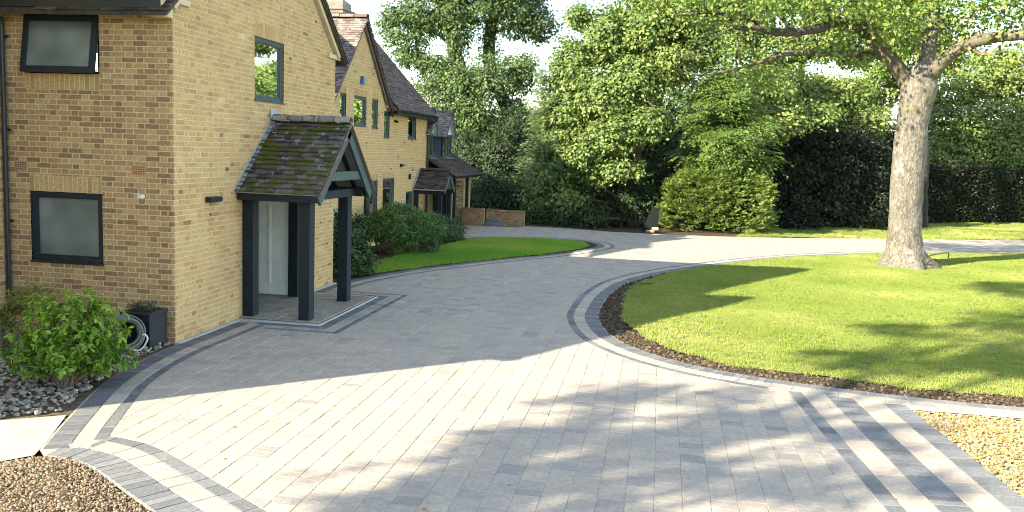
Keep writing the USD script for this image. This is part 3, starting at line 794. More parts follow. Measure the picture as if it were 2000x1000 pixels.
# the path and pebble bed on the left
PATH = Polygon([(0.74, -3.33), (0.24, -3.67), (-3.5, -6.1), (-3.5, -7.6), (1.0, -4.75), (1.24, -4.45), (1.1, -4.1)])
single('path', sheet(PATH.difference(DRIVE.buffer(0.004)), -0.004), 'concrete_look', 'smooth pale path leaving the drive at the pebble bed', 'path', kind='structure')
PEB = Polygon([(0.04, -0.1), (0.0, 0.0), (-2.6, 0.0), (-3.4, -0.5), (-3.4, -6.0), (0.22, -3.66), (0.66, -3.3), (0.28, -2.0), (0.09, -0.9)])
single('pebble_bed_soil', ground_grid(PEB.union(Polygon([(0.66, -3.3), (0.28, -2.0), (0.09, -0.9), (0.04, -0.1), (0.13, -0.1), (0.15, -0.85), (0.34, -1.97), (0.75, -3.15), (0.76, -3.35)])).buffer(0.0).difference(DRIVE), -0.015, 0.5), 'soil_look', 'earth and mortar haunch round the pebble bed', 'soil', kind='structure', tone=0.75)
pp = scatter_in(PEB.buffer(-0.06), 5200, 8)
pp = pp[visible(pp, 220)]
v, f, t = stones(pp, -0.01 + 0.03 * rng.random(len(pp)), 0.015, 0.043, 0.6, 9, 1, (0, 1), 1.6)
single('pebbles', (v, f), 'pebble_look', 'smooth grey and brown beach pebbles filling the bed at the house corner', 'pebbles', tone=t, smooth=True, kind='stuff')
# gravel, bottom left and bottom right
GBL = Polygon([(1.26, -4.48), (1.40, -4.44), (1.58, -4.43), (1.79, -4.52), (2.17, -4.77), (2.58, -5.07), (2.96, -5.33), (3.6, -5.77), (4.0, -6.1), (0.2, -6.1), (-1.0, -6.0), (1.0, -4.75)])
single('gravel_bed_soil', ground_grid(GBL, -0.02, 0.5), 'soil_look', 'earth beneath the brown gravel corner bed', 'soil', kind='structure', tone=0.7)
pp = scatter_in(GBL, 12000, 12); pp = pp[visible(pp, 160)]
mound = 0.07 * np.clip(shapely.distance(shapely.points(pp), GBL.exterior) / 0.5, 0, 1)
v, f, t = stones(pp, mound - 0.015 + 0.01 * rng.random(len(pp)), 0.005, 0.0145, 0.75, 13, 0, (0, 1), 1.5)
single('brown_gravel', (v, f), 'brown_gravel_look', 'fine brown gravel heaped in the near left corner', 'gravel', tone=t, kind='stuff')
GBR = Polygon([(9.76, -0.49), (14, -0.52), (14, -6.4), (10.2, -6.4), (9.99, -3.3)])
single('gravel_border_soil', ground_grid(GBR, -0.03, 0.6), 'joint_sand_look', 'sandy base under the yellow gravel at the entrance', 'soil', kind='structure')
pp = scatter_in(GBR.intersection(sbox(9, -5, 12.6, 0)), 15000, 14); pp = pp[visible(pp, 160)]
v, f, t = stones(pp, -0.02 + 0.015 * rng.random(len(pp)), 0.008, 0.021, 0.7, 15, 0, (0, 1), 1.3)
single('yellow_gravel', (v, f), 'yellow_gravel_look', 'golden yellow gravel beside the entrance, near right corner', 'gravel', tone=t, kind='stuff')
# ------------------------------------------------------------------ brickwork, windows, roofs
def brickwork(poly, O, U, V, N, soldiers=(), course=0.075, seed=1, quick=False, tone_fn=None, z_off=0.0, queen=True):
    """Flemish bond over the shapely polygon poly (u, z); soldiers: rectangles (u0, z0, u1, z1) of upright bricks. Returns pieces."""
    r = np.random.default_rng(seed)
    body = poly
    for s in soldiers:
        body = body.difference(sbox(*s))
    pb = prep(body)
    out = []
    O, U, V, N = map(lambda a: np.asarray(a, float), (O, U, V, N))

    def add(p, t):
        for g in getattr(p, 'geoms', [p]):
            if g.geom_type != 'Polygon' or g.area < 0.0006:
                continue
            o = outline(g)
            if o is None:
                continue
            c = O + o.mean(0)[0] * U + o.mean(0)[1] * V
            h = r.normal(0, 0.0012)

            def fill(mb, o=o, t=t, h=h):
                piece(mb, o, O, U, V, N, -0.03, h, 0.0035, t)
            out.append((c, N * g.area, fill))
    u0, z0, u1, z1 = poly.bounds
    k0 = math.floor((z0 - z_off) / course)
    for k in range(k0, int((z1 - z_off) / course) + 1):
        z = z_off + k * course
        u = -20.0 + (0.1125 / 2 + 0.2250 / 2) * (k % 2)
        n = 0
        u += math.floor((u0 - u) / 0.3375) * 0.3375
        while u < u1:
            for w in (0.225, 0.1125):
                b = sbox(u + 0.005, z + 0.005, u + w - 0.005, z + course - 0.005)
                if u + w > u0 and pb.intersects(b):
                    t = r.beta(2.6, 2.0) * 0.86 if r.random() > 0.16 else r.uniform(0, 0.16)
                    if r.random() < 0.04:
                        t = r.uniform(0.88, 1.0)
                    if tone_fn:
                        t = tone_fn(u, z, t, r)
                    add(b if pb.contains(b) else body.intersection(b), float(np.clip(t, 0, 1)))
                u += w
    for (a, b_, c, d) in soldiers:
        n = max(1, int(round((c - a) / 0.075)))
        for k in range(n):
            x0, x1 = a + (c - a) * k / n, a + (c - a) * (k + 1) / n
            q = poly.intersection(sbox(x0 + 0.005, b_ + 0.005, x1 - 0.005, d - 0.005))
            add(q, r.choice([0.3, 0.42, 0.5, 0.62, 0.78, 0.9]))
    return out


def window(thing, O, U, N, u0, u1, z0, z1, pane='pane_look', frame='frame_grey_look', inset=0.035, fw=0.055, bars=(), rails=(), sill=True, added_curtain=False, label=None, blind=None):
    """A window set into its opening: frame with mullions (bars, as fractions), pane and sill as its pieces."""
    O, U, N = map(lambda a: np.asarray(a, float), (O, U, N))
    Z = np.array([0, 0, 1.0])

    def bx(m, a, b, za, zb, n0, n1, ch=0.004):
        c = O + U * (a + b) / 2 + Z * (za + zb) / 2 + N * (n0 + n1) / 2
        m.obox(c, [U, N, Z], [(b - a) / 2, (n1 - n0) / 2, (zb - za) / 2], 0.5, ch)
    fr = MB()
    bx(fr, u0 + 0.002, u0 + fw, z0 + 0.002, z1 - 0.002, -0.10, -inset); bx(fr, u1 - fw, u1 - 0.002, z0 + 0.002, z1 - 0.002, -0.10, -inset)
    bx(fr, u0 + fw, u1 - fw, z1 - fw, z1 - 0.002, -0.10, -inset); bx(fr, u0 + fw, u1 - fw, z0 + 0.002, z0 + fw, -0.10, -inset)
    g = 0.016
    a, b, c, d = u0 + fw, u1 - fw, z0 + fw, z1 - fw
    bx(fr, a, a + g, c, d, -0.09, -inset - 0.012, 0.002); bx(fr, b - g, b, c, d, -0.09, -inset - 0.012, 0.002)
    bx(fr, a + g, b - g, d - g, d, -0.09, -inset - 0.012, 0.002); bx(fr, a + g, b - g, c, c + g, -0.09, -inset - 0.012, 0.002)
    for x in bars:
        xm = u0 + (u1 - u0) * x
        bx(fr, xm - 0.03, xm + 0.03, z0 + fw + g, z1 - fw - g, -0.095, -inset - 0.002)
    for x in rails:
        zm = z0 + (z1 - z0) * x
        bx(fr, u0 + fw + g, u1 - fw - g, zm - 0.025, zm + 0.025, -0.093, -inset - 0.004)
    w = thing.part('window', fr, frame, label=label)
    p = MB(); bx(p, a + g * 0.5, b - g * 0.5, c + g * 0.5, d - g * 0.5, -0.075, -0.069, 0)
    thing.part('pane', p, pane, w)
    if sill:
        s = MB(); bx(s, u0 - 0.012, u1 + 0.012, z0 - 0.022, z0 - 0.001, -0.10, 0.028, 0.004)
        thing.part('sill', s, frame, w)
    if added_curtain:
        cm = MB()
        for (x0, x1) in (((a, a + (b - a) * 0.3)), (b - (b - a) * 0.3, b)):
            xs = np.linspace(x0, x1, 25)
            pts = [O + U * x + N * (-0.22 + 0.02 * math.sin(k * 1.4)) for k, x in enumerate(xs)]
            vv = np.array([q + Z * z for q in pts for z in (z0, z1)])
            cm.add(vv, [[2 * k, 2 * k + 2, 2 * k + 3, 2 * k + 1] for k in range(len(pts) - 1)])
        thing.part('added_curtain', cm, 'curtain_look', w)  # pale cloth added behind the glass to lighten the dark far panes
    if blind:
        bm = MB(); bx(bm, a, b, c + (d - c) * (1 - blind), d, -0.16, -0.15, 0)
        thing.part('blind', bm, 'curtain_look', w)
    return w


def tiles(O, E, S, width, length, gauge=0.1, tw=0.165, seed=1, clip=None, thick=0.013, jit=1.0, lift=2.0):
    """Plain tiles: O the eaves corner, E along the eaves, S up the slope. clip(u, s) keeps a tile. Returns pieces."""
    r = np.random.default_rng(seed)
    O, E, S = map(lambda a: np.asarray(a, float), (O, E, S))
    N = np.cross(E, S); N /= np.linalg.norm(N)
    if N[2] < 0:
        N = -N
    out = []
    nr = int(length / gauge)
    for k in range(nr + 1):
        s0 = k * gauge
        u = -tw * 0.5 * (k % 2)
        while u < width - 0.02:
            a, b = max(u, 0) + 0.0015, min(u + tw, width) - 0.0015
            u += tw
            if b - a < 0.03 or (clip and not clip((a + b) / 2, s0 + gauge / 2)):
                continue
            t = r.random()
            dz, ds, tl = r.normal(0, 0.0025 * jit), r.normal(0, 0.004 * jit), r.normal(0, 0.010 * jit)
            top = min(s0 + gauge * 2.0, length + 0.02)
            lift0 = thick * lift + dz + 0.004 * abs(r.normal())

            def fill(mb, a=a, b=b, s0=s0, top=top, t=t, lift0=lift0, ds=ds, tl=tl):
                P = []
                for (x, s, h) in ((a, s0 + ds, lift0), (b, s0 + ds, lift0 + tl * (b - a)), (b, top, 0.002), (a, top, 0.002)):
                    P.append(O + E * x + S * s + N * h)
                for (x, s, h) in ((a, s0 + ds, lift0 - thick), (b, s0 + ds, lift0 - thick + tl * (b - a)), (b, top, 0.0), (a, top, 0.0)):
                    P.append(O + E * x + S * s + N * h)
                F = np.array([[0, 1, 2, 3], [4, 7, 6, 5], [0, 4, 5, 1], [1, 5, 6, 2], [3, 7, 4, 0]])
                if np.dot(np.cross(E, S), N) < 0:
                    F = F[:, ::-1]
                mb.add(P, F, t)
            out.append((O + E * (a + b) / 2 + S * (s0 + gauge / 2) + N * 0.02, N * (b - a) * gauge, fill))
    return out


def slab(O, E, S, width, length, thick=0.05):
    """The roof deck under the tiles."""
    O, E, S = map(lambda a: np.asarray(a, float), (O, E, S))
    N = np.cross(E, S); N /= np.linalg.norm(N); N = N if N[2] > 0 else -N
    return MB().obox(O + E * width / 2 + S * length / 2 - N * (thick / 2 + 0.001), [E, S, N], [width / 2, length / 2, thick / 2])


def ridge_tiles(thing, a, b, r, n, mat='ridge_tile_look', parent=None, seed=1):
    """Half round ridge tiles from a to b."""
    g = np.random.default_rng(seed)
    a, b = np.asarray(a, float), np.asarray(b, float)
    d = (b - a) / n; L = np.linalg.norm(d); t = d / L
    s = np.cross(t, [0, 0, 1.0]); s /= np.linalg.norm(s)
    for k in range(n):
        m = MB()
        ang = np.linspace(-0.1, np.pi + 0.1, 9)
        rr = r * g.uniform(0.97, 1.04)
        drop = g.normal(0, 0.003)
        rings = []
        for x in (0.009, L - 0.009):
            for q in (rr, rr - 0.016):
                rings.append([a + t * (k * L + x) + s * (q * math.cos(w)) + np.array([0, 0, q * math.sin(w) * 0.8 + drop]) for w in ang])
        v = np.vstack(rings); n_ = len(ang)
        F = []
        for j in range(n_ - 1):
            F += [[j, j + 1, 2 * n_ + j + 1, 2 * n_ + j], [n_ + j + 1, n_ + j, 3 * n_ + j, 3 * n_ + j + 1], [j + 1, j, n_ + j, n_ + j + 1], [2 * n_ + j, 2 * n_ + j + 1, 3 * n_ + j + 1, 3 * n_ + j]]
        m.add(v, F, g.random())
        thing.part('ridge_tile', m, mat, parent)


Zv = np.array([0, 0, 1.0])
# ================================================================== the near house
SL = 0.83                                    # roof slope, rise over run
EAVE, MID, END = 4.62, 3.06, 6.12
APEX = EAVE + MID * SL
t_h = Thing('brick_house', 'near two storey yellow brick house whose gable faces the drive, wooden porch attached', 'house', (0, 0, 0))
# side gable wall (plane x = 0)
side = Polygon([(0, -0.05), (END, -0.05), (END, EAVE), (MID, APEX), (0, EAVE)])
SW = (2.49, 3.63, 3.58, 4.61)
DOOR = (2.45, 4.27, -0.06, 2.02)
holes = [sbox(SW[0], SW[2], SW[1], SW[3]), sbox(DOOR[0], DOOR[2], DOOR[1], DOOR[3])]
side_open = side.difference(unary_union(holes))
t_h.part('wall', extrude(side_open.intersection(sbox(0.004, -1, 9, 9)), (0, 0, 0), Y3, Z3, X3, -0.24, -0.004), 'mortar_look')
# left wall (plane y = 0)
leftp = Polygon([(-2.6, -0.05), (0.0, -0.05), (0.0, 4.60), (-2.6, 4.60)])
LW, UW = (-2.235, -1.095, 1.065, 2.07), (-2.26, -1.10, 3.73, 4.56)
left_open = leftp.difference(unary_union([sbox(w[0], w[2], w[1], w[3]) for w in (LW, UW)]))
t_h.part('wall', extrude(left_open.intersection(sbox(-2.6, -1, -0.241, 9)), (0, 0, 0), X3, Z3, -Y3, -0.24, -0.004), 'mortar_look')


def side_tone(u, z, t, r):
    if z < 1.6 and r.random() < 0.25:
        t = r.choice([0.55, 0.62, 0.9, 0.7])
    return 0.30 + 0.52 * t if r.random() > 0.06 else t


def left_tone(u, z, t, r):  # browner bricks, lowered further to stand for the shade on this wall
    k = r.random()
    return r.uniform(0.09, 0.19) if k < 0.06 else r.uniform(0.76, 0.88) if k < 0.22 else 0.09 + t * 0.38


pcs = brickwork(side_open.intersection(sbox(0.031, -1, 9, 9)), (0, 0, 0), Y3, Z3, X3, soldiers=[(SW[0] - 0.0, SW[3], SW[1], SW[3] + 0.225), (DOOR[0], DOOR[3], DOOR[1], DOOR[3] + 0.225)], seed=3, tone_fn=side_tone)
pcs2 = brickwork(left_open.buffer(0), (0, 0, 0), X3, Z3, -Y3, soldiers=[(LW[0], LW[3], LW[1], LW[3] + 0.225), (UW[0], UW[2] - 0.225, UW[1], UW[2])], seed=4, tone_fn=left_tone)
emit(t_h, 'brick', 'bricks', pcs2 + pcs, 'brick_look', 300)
# other outer walls, unseen ones plain
t_h.part('wall', extrude(Polygon([(-8, -0.05), (-0.25, -0.05), (-0.25, EAVE), (-8, EAVE)]), (0, END, 0), X3, Z3, Y3, -0.24, 0.0), 'mortar_look')
# windows
wl = t_h
window(wl, (0, 0, 0), Y3, X3, SW[0], SW[1], SW[2], SW[3], blind=0.16, fw=0.075)
window(wl, (0, 0, 0), X3, -Y3, LW[0], LW[1], LW[2], LW[3], pane='frosted_look', frame='anthracite_look', fw=0.075, inset=0.02, label='lower window with frosted glass')
# the upper frosted window stands open: frame in the wall, sash swung out at the foot
fr = MB()
for (a, b, c, d) in ((UW[0], UW[0] + 0.045, UW[2], UW[3]), (UW[1] - 0.045, UW[1], UW[2], UW[3]), (UW[0] + 0.045, UW[1] - 0.045, UW[3] - 0.04, UW[3]), (UW[0] + 0.045, UW[1] - 0.045, UW[2], UW[2] + 0.045)):
    fr.box((a + 0.002, 0.03, c + 0.002), (b - 0.002, 0.10, d - 0.002), ch=0.003)
w = t_h.part('window', fr, 'anthracite_look', label='upper window with frosted glass, pushed open at the foot')
th = math.radians(9)
Sx, Sn, Sz = X3, np.array([0, -math.cos(th), -math.sin(th)]), np.array([0, -math.sin(th), math.cos(th)])
So = np.array([(UW[0] + UW[1]) / 2, 0.02, UW[3] - 0.03])
hw, hh = (UW[1] - UW[0]) / 2 - 0.01, (UW[3] - UW[2]) - 0.03
sash = MB()
for (x0, x1, z0, z1) in ((-hw, -hw + 0.085, -hh, 0), (hw - 0.085, hw, -hh, 0), (-hw + 0.085, hw - 0.085, -0.085, 0), (-hw + 0.085, hw - 0.085, -hh, -hh + 0.085)):
    sash.obox(So + Sx * (x0 + x1) / 2 + (-Sz) * (-(z0 + z1) / 2) + Sn * 0.02, [Sx, Sn, Sz], [(x1 - x0) / 2, 0.024, (z1 - z0) / 2], 0.5, 0.004)
Sz2 = np.array([0, math.sin(th), math.cos(th)])
sash = MB()
Sn2 = np.array([0, -math.cos(th), math.sin(th)])
for (x0, x1, z0, z1) in ((-hw, -hw + 0.085, -hh, 0), (hw - 0.085, hw, -hh, 0), (-hw + 0.085, hw - 0.085, -0.085, 0), (-hw + 0.085, hw - 0.085, -hh, -hh + 0.085)):
    sash.obox(So + Sx * (x0 + x1) / 2 + Sz2 * (z0 + z1) / 2, [Sx, Sn2, Sz2], [(x1 - x0) / 2, 0.024, (z1 - z0) / 2], 0.5, 0.004)
t_h.part('sash', sash, 'anthracite_look', w)
t_h.part('pane', MB().obox(So + Sz2 * (-hh / 2), [Sx, Sn2, Sz2], [hw - 0.08, 0.004, hh / 2 - 0.08]), 'frosted_look', w)
t_h.part('stay', MB().tube([So + Sx * (hw - 0.03) + Sz2 * (-hh + 0.02), (UW[1] - 0.05, 0.03, UW[2] + 0.06)], 0.006, 5), 'steel_look', w)
# soffit, fascia, gutter along the left wall
t_h.part('soffit', MB().box((-3.2, -0.30, 4.600), (-0.02, 0.02, 4.618)), 'soffit_look')
t_h.part('fascia', MB().box((-3.2, -0.325, 4.595), (0.02, -0.302, 4.76), ch=0.003), 'plastic_black_look')
gut = MB()
ang = np.linspace(np.pi, 2 * np.pi, 9)
ring_o = [(-0.39 + 0.06 * math.cos(a), 4.775 + 0.06 * math.sin(a)) for a in ang] + [(-0.39 + 0.053 * math.cos(a), 4.775 + 0.053 * math.sin(a)) for a in ang[::-1]]
gp = Polygon(ring_o)
gut = extrude(gp, (0.08, 0, 0), Y3, Z3, -X3, 0.0, 3.3)
gut.add(*tube([(0.08, -0.39, 4.772), (0.09, -0.39, 4.772)], 0.066, 14), 0.5)
for xx in (-0.35, -1.1, -1.85, -2.5):
    gut.add(*[q for q in (lambda m: (m.arrays()))(extrude(Polygon([(-0.39 + 0.067 * math.cos(a), 4.775 + 0.067 * math.sin(a)) for a in ang] + [(-0.39 + 0.059 * math.cos(a), 4.775 + 0.059 * math.sin(a)) for a in ang[::-1]]), (xx, 0, 0), Y3, Z3, -X3, 0.0, 0.035))])
t_h.part('gutter', gut, 'plastic_black_look')
dp = MB().tube(spline([(-2.55, -0.39, 4.74), (-2.55, -0.34, 4.66), (-2.555, -0.12, 4.50), (-2.56, -0.06, 4.38)], 10), 0.034, 10).tube([(-2.56, -0.06, 4.40), (-2.57, -0.06, -0.02)], 0.034, 12)
for zz in (4.2, 2.9, 1.6, 0.5):
    dp.tube([(-2.565, -0.06, zz), (-2.565, -0.06, zz + 0.05)], 0.041, 12).box((-2.63, -0.03, zz + 0.01), (-2.50, -0.002, zz + 0.04))
t_h.part('downpipe', dp, 'plastic_black_look')
# air bricks, round vent, wall lamp
for (x0, z0) in ((-0.625, 2.355), (-2.47, 2.35)):
    vb = MB()
    vb.box((x0, -0.008, z0), (x0 + 0.215, 0.02, z0 + 0.14), tone=0.93)
    pv = t_h.part('air_brick', vb, 'brick_look')
    vh = MB()
    for i in range(5):
        for j in range(4):
            vh.box((x0 + 0.018 + i * 0.038, -0.0105, z0 + 0.016 + j * 0.031), (x0 + 0.044 + i * 0.038, -0.0085, z0 + 0.030 + j * 0.031))
    t_h.part('slots', vh, 'rubber_look', pv)
t_h.part('vent_cap', MB().tube([(-0.46, 0.0, 2.06), (-0.46, -0.03, 2.06)], 0.028, 14), 'white_plastic_look')
t_h.part('blanking_plate', MB().box((-0.55, -0.01, 2.03), (-0.50, 0.0, 2.10)), 'steel_look')
lamp = MB().box((0.0, 0.86, 1.955), (0.10, 1.22, 2.035), ch=0.008)
t_h.part('wall_lamp', lamp, 'anthracite_look')
for (yy, zz) in ((3.03, 6.78),):
    pass
# kneeler stones at the eaves of the gable
t_h.part('kneeler', MB().box((-0.2, -0.30, 4.50), (0.03, -0.008, 4.86), ch=0.01).box((-0.02, 0.0, 4.72), (0.045, 0.42, 4.80), ch=0.008), 'cream_look')
t_h.part('kneeler', MB().box((-0.02, END - 0.42, 4.60), (0.045, END + 0.22, 4.69), ch=0.008), 'cream_look')
# roof
for sgn, y0 in ((1, -0.36), (-1, END + 0.36)):
    S = np.array([0, sgn * 1.0, SL]); S /= np.linalg.norm(S)
    Ls = (MID + 0.36) * math.hypot(1, SL)
    O = np.array([-8.0, y0, EAVE - 0.36 * SL + 0.22])
    t_h.part('roof_deck', slab(O, X3, S, 8.12, Ls, 0.06), 'dark_bark_look')
    N = np.cross(X3, S) if sgn > 0 else -np.cross(X3, S)
    O2 = O + X3 * 6.2
    emit(t_h, 'roof_tile', 'roof_tiles', tiles(O2, X3, S, 1.96, Ls, seed=20 + sgn), 'brown_tile_look', 0)
    # verge: cream mortar fillet and dark undercloak
    vg = MB().beam(O + X3 * 8.09 + S * 0.02 - N * 0.012, O + X3 * 8.09 + S * Ls - N * 0.012, 0.10, 0.035, up=N)
    t_h.part('verge_undercloak', vg, 'dark_bark_look')
    vg = MB().beam(O + X3 * 8.03 + S * 0.3 - N * 0.10, O + X3 * 8.03 + S * Ls - N * 0.10, 0.10, 0.10, up=N)
    t_h.part('verge_board', vg, 'cream_look')
# doorway: hall walls and the open white door
hall = MB()
hall.box((-2.3, 2.30, -0.04), (-0.245, 2.44, 2.35)).box((-2.3, 4.32, -0.04), (-0.245, 4.45, 2.35)).box((-2.42, 2.3, -0.04), (-2.3, 4.45, 2.35)).box((-2.3, 2.44, 2.30), (-0.245, 4.32, 2.36))
t_h.part('hall', hall, 'interior_look')
t_h.part('hall_floor', MB().box((-2.3, 2.46, -0.04), (-0.001, 4.26, 0.018)), 'flagstone_look', tone=0.5)
lin = MB().box((-0.20, 2.455, 0.0), (-0.10, 2.51, 2.015), ch=0.004).box((-0.235, 4.205, 0.0), (-0.17, 4.262, 2.015), ch=0.004).box((-0.20, 2.51, 1.955), (-0.10, 4.045, 2.015), ch=0.004)
t_h.part('door_frame', lin, 'door_look')
# open leaf, seen from the drive: hinged at the far jamb, swung in square
dl = MB()
dx0, dx1, dy, dz0, dz1 = -0.99, -0.10, 4.17, 0.03, 1.95
dl.box((dx0, dy, dz0), (dx1, dy + 0.022, dz1))
st, cols, rws = 0.085, [0.20, 0.80], [0.03, 0.64, 1.27, 1.90]
stiles = [(dx0, dx0 + st), (dx0 + 0.46, dx0 + 0.46 + st * 0.6), (dx1 - st - 0.02, dx1)]
rails = [(0.03, 0.25), (0.68, 0.75), (1.22, 1.29), (1.72, 1.78), (1.87, 1.95)]
for a, b in stiles:
    dl.box((a, dy - 0.035, dz0), (b, dy - 0.0005, dz1), ch=0.004)
for c, d in rails:
    for (a, b) in ((stiles[0][1] + 0.001, stiles[1][0] - 0.001), (stiles[1][1] + 0.001, stiles[2][0] - 0.001)):
        dl.box((a, dy - 0.033, c), (b, dy - 0.0005, d), ch=0.004)
dpth = t_h.part('front_door', dl, 'door_look', label='white panelled front door standing open')
pn = MB()
for k in range(len(rails) - 1):
    for (a, b) in ((stiles[0][1], stiles[1][0]), (stiles[1][1], stiles[2][0])):
        pn.box((a + 0.03, dy - 0.010, rails[k][1] + 0.03), (b - 0.03, dy - 0.0005, rails[k + 1][0] - 0.03), ch=0.004)
t_h.part('door_panel', pn, 'door_look', dpth)
t_h.part('handle', MB().tube([(dx0 + 0.05, dy - 0.02, 1.0), (dx0 + 0.05, dy - 0.06, 1.0), (dx0 + 0.15, dy - 0.06, 1.0)], 0.009, 7), 'steel_look', dpth)
# the wing to the left of the picture: its gable end stands square to the left wall and shades it
WY0, WX = -6.3, -2.62
WE = 5.05
wa = WE + (0 - WY0) / 2 * SL
gw = Polygon([(WY0, -0.05), (-0.02, -0.05), (-0.02, WE), (WY0 / 2, wa), (WY0, WE)])
t_h.part('wing_wall', extrude(gw, (WX, 0, 0), Y3, Z3, X3, -0.24, -0.004), 'mortar_look')
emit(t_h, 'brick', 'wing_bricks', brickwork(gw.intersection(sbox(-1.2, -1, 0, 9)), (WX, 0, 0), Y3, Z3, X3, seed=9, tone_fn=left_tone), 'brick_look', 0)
t_h.part('wing_wall', MB().box((-8, WY0, -0.05), (WX - 0.25, WY0 + 0.24, WE)).box((-8, -0.25, 4.8), (WX - 0.25, -0.01, WE)), 'mortar_look')
for sgn, y0 in ((1, WY0 - 0.2), (-1, 0.18)):
    S = np.array([0, sgn * 1.0, SL]); S /= np.linalg.norm(S)
    t_h.part('roof_deck', slab(np.array([-8.0, y0, WE - 0.2 * SL + 0.12]), X3, S, 8 + WX + 0.14, (-WY0 / 2 + 0.2) * math.hypot(1, SL), 0.1), 'brown_tile_look', tone=0.5)

# ================================================================== the porch
t_p = Thing('wooden_porch', 'dark timber porch with mossy tiled gable roof standing over the front door', 'porch', (0.7, 3.25, 0))
PY, PZ = 3.18, 3.24                         # ridge
py0, py1, pz = 1.88, 4.40, 2.13             # eaves
PX = 1.39
for (x, y) in ((0.005, 2.04), (0.985, 2.02), (0.925, 3.92), (-0.09, 4.05)):
    t_p.part('post', MB().box((x, y, 0.022), (x + 0.19, y + 0.21, 1.96), ch=0.008), 'post_look')
t_p.part('eaves_beam', MB().box((0.01, 1.93, 1.955), (1.36, 2.10, 2.115), ch=0.006), 'post_look')
t_p.part('eaves_beam', MB().box((0.01, 4.16, 1.955), (1.28, 4.32, 2.115), ch=0.006), 'post_look')
t_p.part('cross_beam', MB().box((1.00, 2.102, 1.96), (1.16, 4.158, 2.10), ch=0.006), 'post_look')
t_p.part('wall_plate', MB().box((0.012, 2.102, 1.96), (0.12, 4.158, 2.10), ch=0.006), 'post_look')
psl = (PZ - pz) / (PY - py0)
tie_z = 2.28
half = lambda z: (PZ - 0.10 - z) / psl
t_p.part('tie_beam', MB().box((1.28, PY - half(tie_z + 0.02) + 0.02, tie_z), (1.355, PY + half(tie_z + 0.02) - 0.02, tie_z + 0.15), ch=0.006), 'sage_look')
for sgn in (1, -1):
    yo = py0 - 0.07 if sgn > 0 else py1 + 0.05
    run = abs(PY - yo)
    S = np.array([0, sgn * run, PZ - (pz - 0.05)]); Ls = np.linalg.norm(S); S = S / Ls
    O = np.array([0.012, yo, pz - 0.05])
    N = np.cross(X3, S); N = N if N[2] > 0 else -N
    t_p.part('roof_boarding', slab(O, X3, S, PX - 0.012, Ls, 0.022), 'porch_board_look')
    for xx in (0.25, 0.70, 1.08):
        t_p.part('rafter', MB().beam(O + X3 * xx + S * 0.08 - N * 0.062, O + X3 * xx + S * (Ls - 0.03) - N * 0.062, 0.05, 0.075, up=N), 'post_look')
    emit(t_p, 'roof_tile', 'roof_tiles', tiles(O + N * 0.001 - S * 0.03, X3, S, PX + 0.02, Ls + 0.03, gauge=0.112, seed=30 + sgn, jit=1.6, thick=0.02, lift=2.3), 'moss_tile_look', 270)
    # bargeboard, barge tiles
    bb = MB().beam(O + X3 * (PX - 0.03) - S * 0.02 - N * 0.115, O + X3 * (PX - 0.03) + S * (Ls - 0.02) - N * 0.115, 0.04, 0.19, up=N)
    t_p.part('bargeboard', bb, 'sage_look')
    t_p.part('verge_tiles', MB().beam(O + X3 * (PX + 0.015) - S * 0.03 - N * 0.008, O + X3 * (PX + 0.015) + S * (Ls - 0.02) - N * 0.008, 0.06, 0.018, up=N), 'pink_tile_look', tone=0.3)
    # lead flashing stepped up the wall
    fl = MB()
    nst = 15
    for k in range(nst):
        s0 = Ls * k / nst
        p = O + S * (s0 + Ls / nst)
        q = O + S * s0
        fl.merge(extrude(Polygon([(q[1], q[2] + 0.01), (p[1], p[2] + 0.01), (p[1], p[2] + 0.05), (q[1] + 0.012 * sgn, p[2] + 0.05)]).buffer(0), (0, 0, 0), Y3, Z3, X3, 0.003, 0.007))
        fl.beam(q + X3 * 0.03 + N * 0.036, p + X3 * 0.03 + N * 0.036, 0.055, 0.006, up=N)
    t_p.part('flashing', fl, 'lead_look')
t_p.part('flashing', MB().box((0.003, PY - 0.13, PZ + 0.05), (0.03, PY + 0.13, PZ + 0.20)), 'lead_look')
ridge_tiles(t_p, (0.03, PY, PZ + 0.035), (PX + 0.04, PY, PZ + 0.035), 0.115, 5, seed=4)
t_p.part('fascia', MB().box((0.012, 1.835, 1.95), (1.385, 1.872, 2.10), ch=0.004), 'post_look')
t_p.part('fascia', MB().box((0.012, 4.40, 1.95), (1.37, 4.43, 2.10), ch=0.004), 'post_look')
# gable boarding set back behind the truss
t_p.part('gable_board', extrude(Polygon([(PY - half(2.42), 2.40), (PY + half(2.42), 2.40), (PY, PZ - 0.16)]), (0.06, 0, 0), Y3, Z3, X3, 0, 0.02), 'porch_board_look')
t_p.part('strut', MB().beam((1.25, PY - 0.22, 2.43), (1.25, PY - 0.46, 2.70), 0.06, 0.07), 'post_look')
# ================================================================== the far house
FX = -1.5
t_f = Thing('long_brick_house', 'farther yellow brick house with steep gable and long dark tiled roof behind the shrubs', 'house', (FX, 13, 0))
GY, GZ, G0, G1 = 12.05, 6.22, 9.72, 14.40
E2, EZ = 18.95, 3.98
fw_ = Polygon([(7.0, -0.05), (E2, -0.05), (E2, EZ), (G1, EZ), (GY, GZ), (G0, EZ), (7.0, EZ)])
wins = [  # y0, y1, z0, z1, soldier course above
    (10.40, 10.84, 3.42, 4.22, 1), (11.44, 12.46, 3.42, 4.22, 1), (12.93, 13.45, 3.40, 4.22, 1), (14.05, 14.60, 3.16, 3.93, 0), (16.60, 17.54, 3.17, 3.93, 0),
    (12.35, 13.55, 0.55, 1.90, 1), (14.04, 15.18, 0.75, 1.93, 1), (16.50, 17.30, 0.95, 1.44, 0)]
fo = fw_.difference(unary_union([sbox(a, c, b, d) for a, b, c, d, _ in wins]))
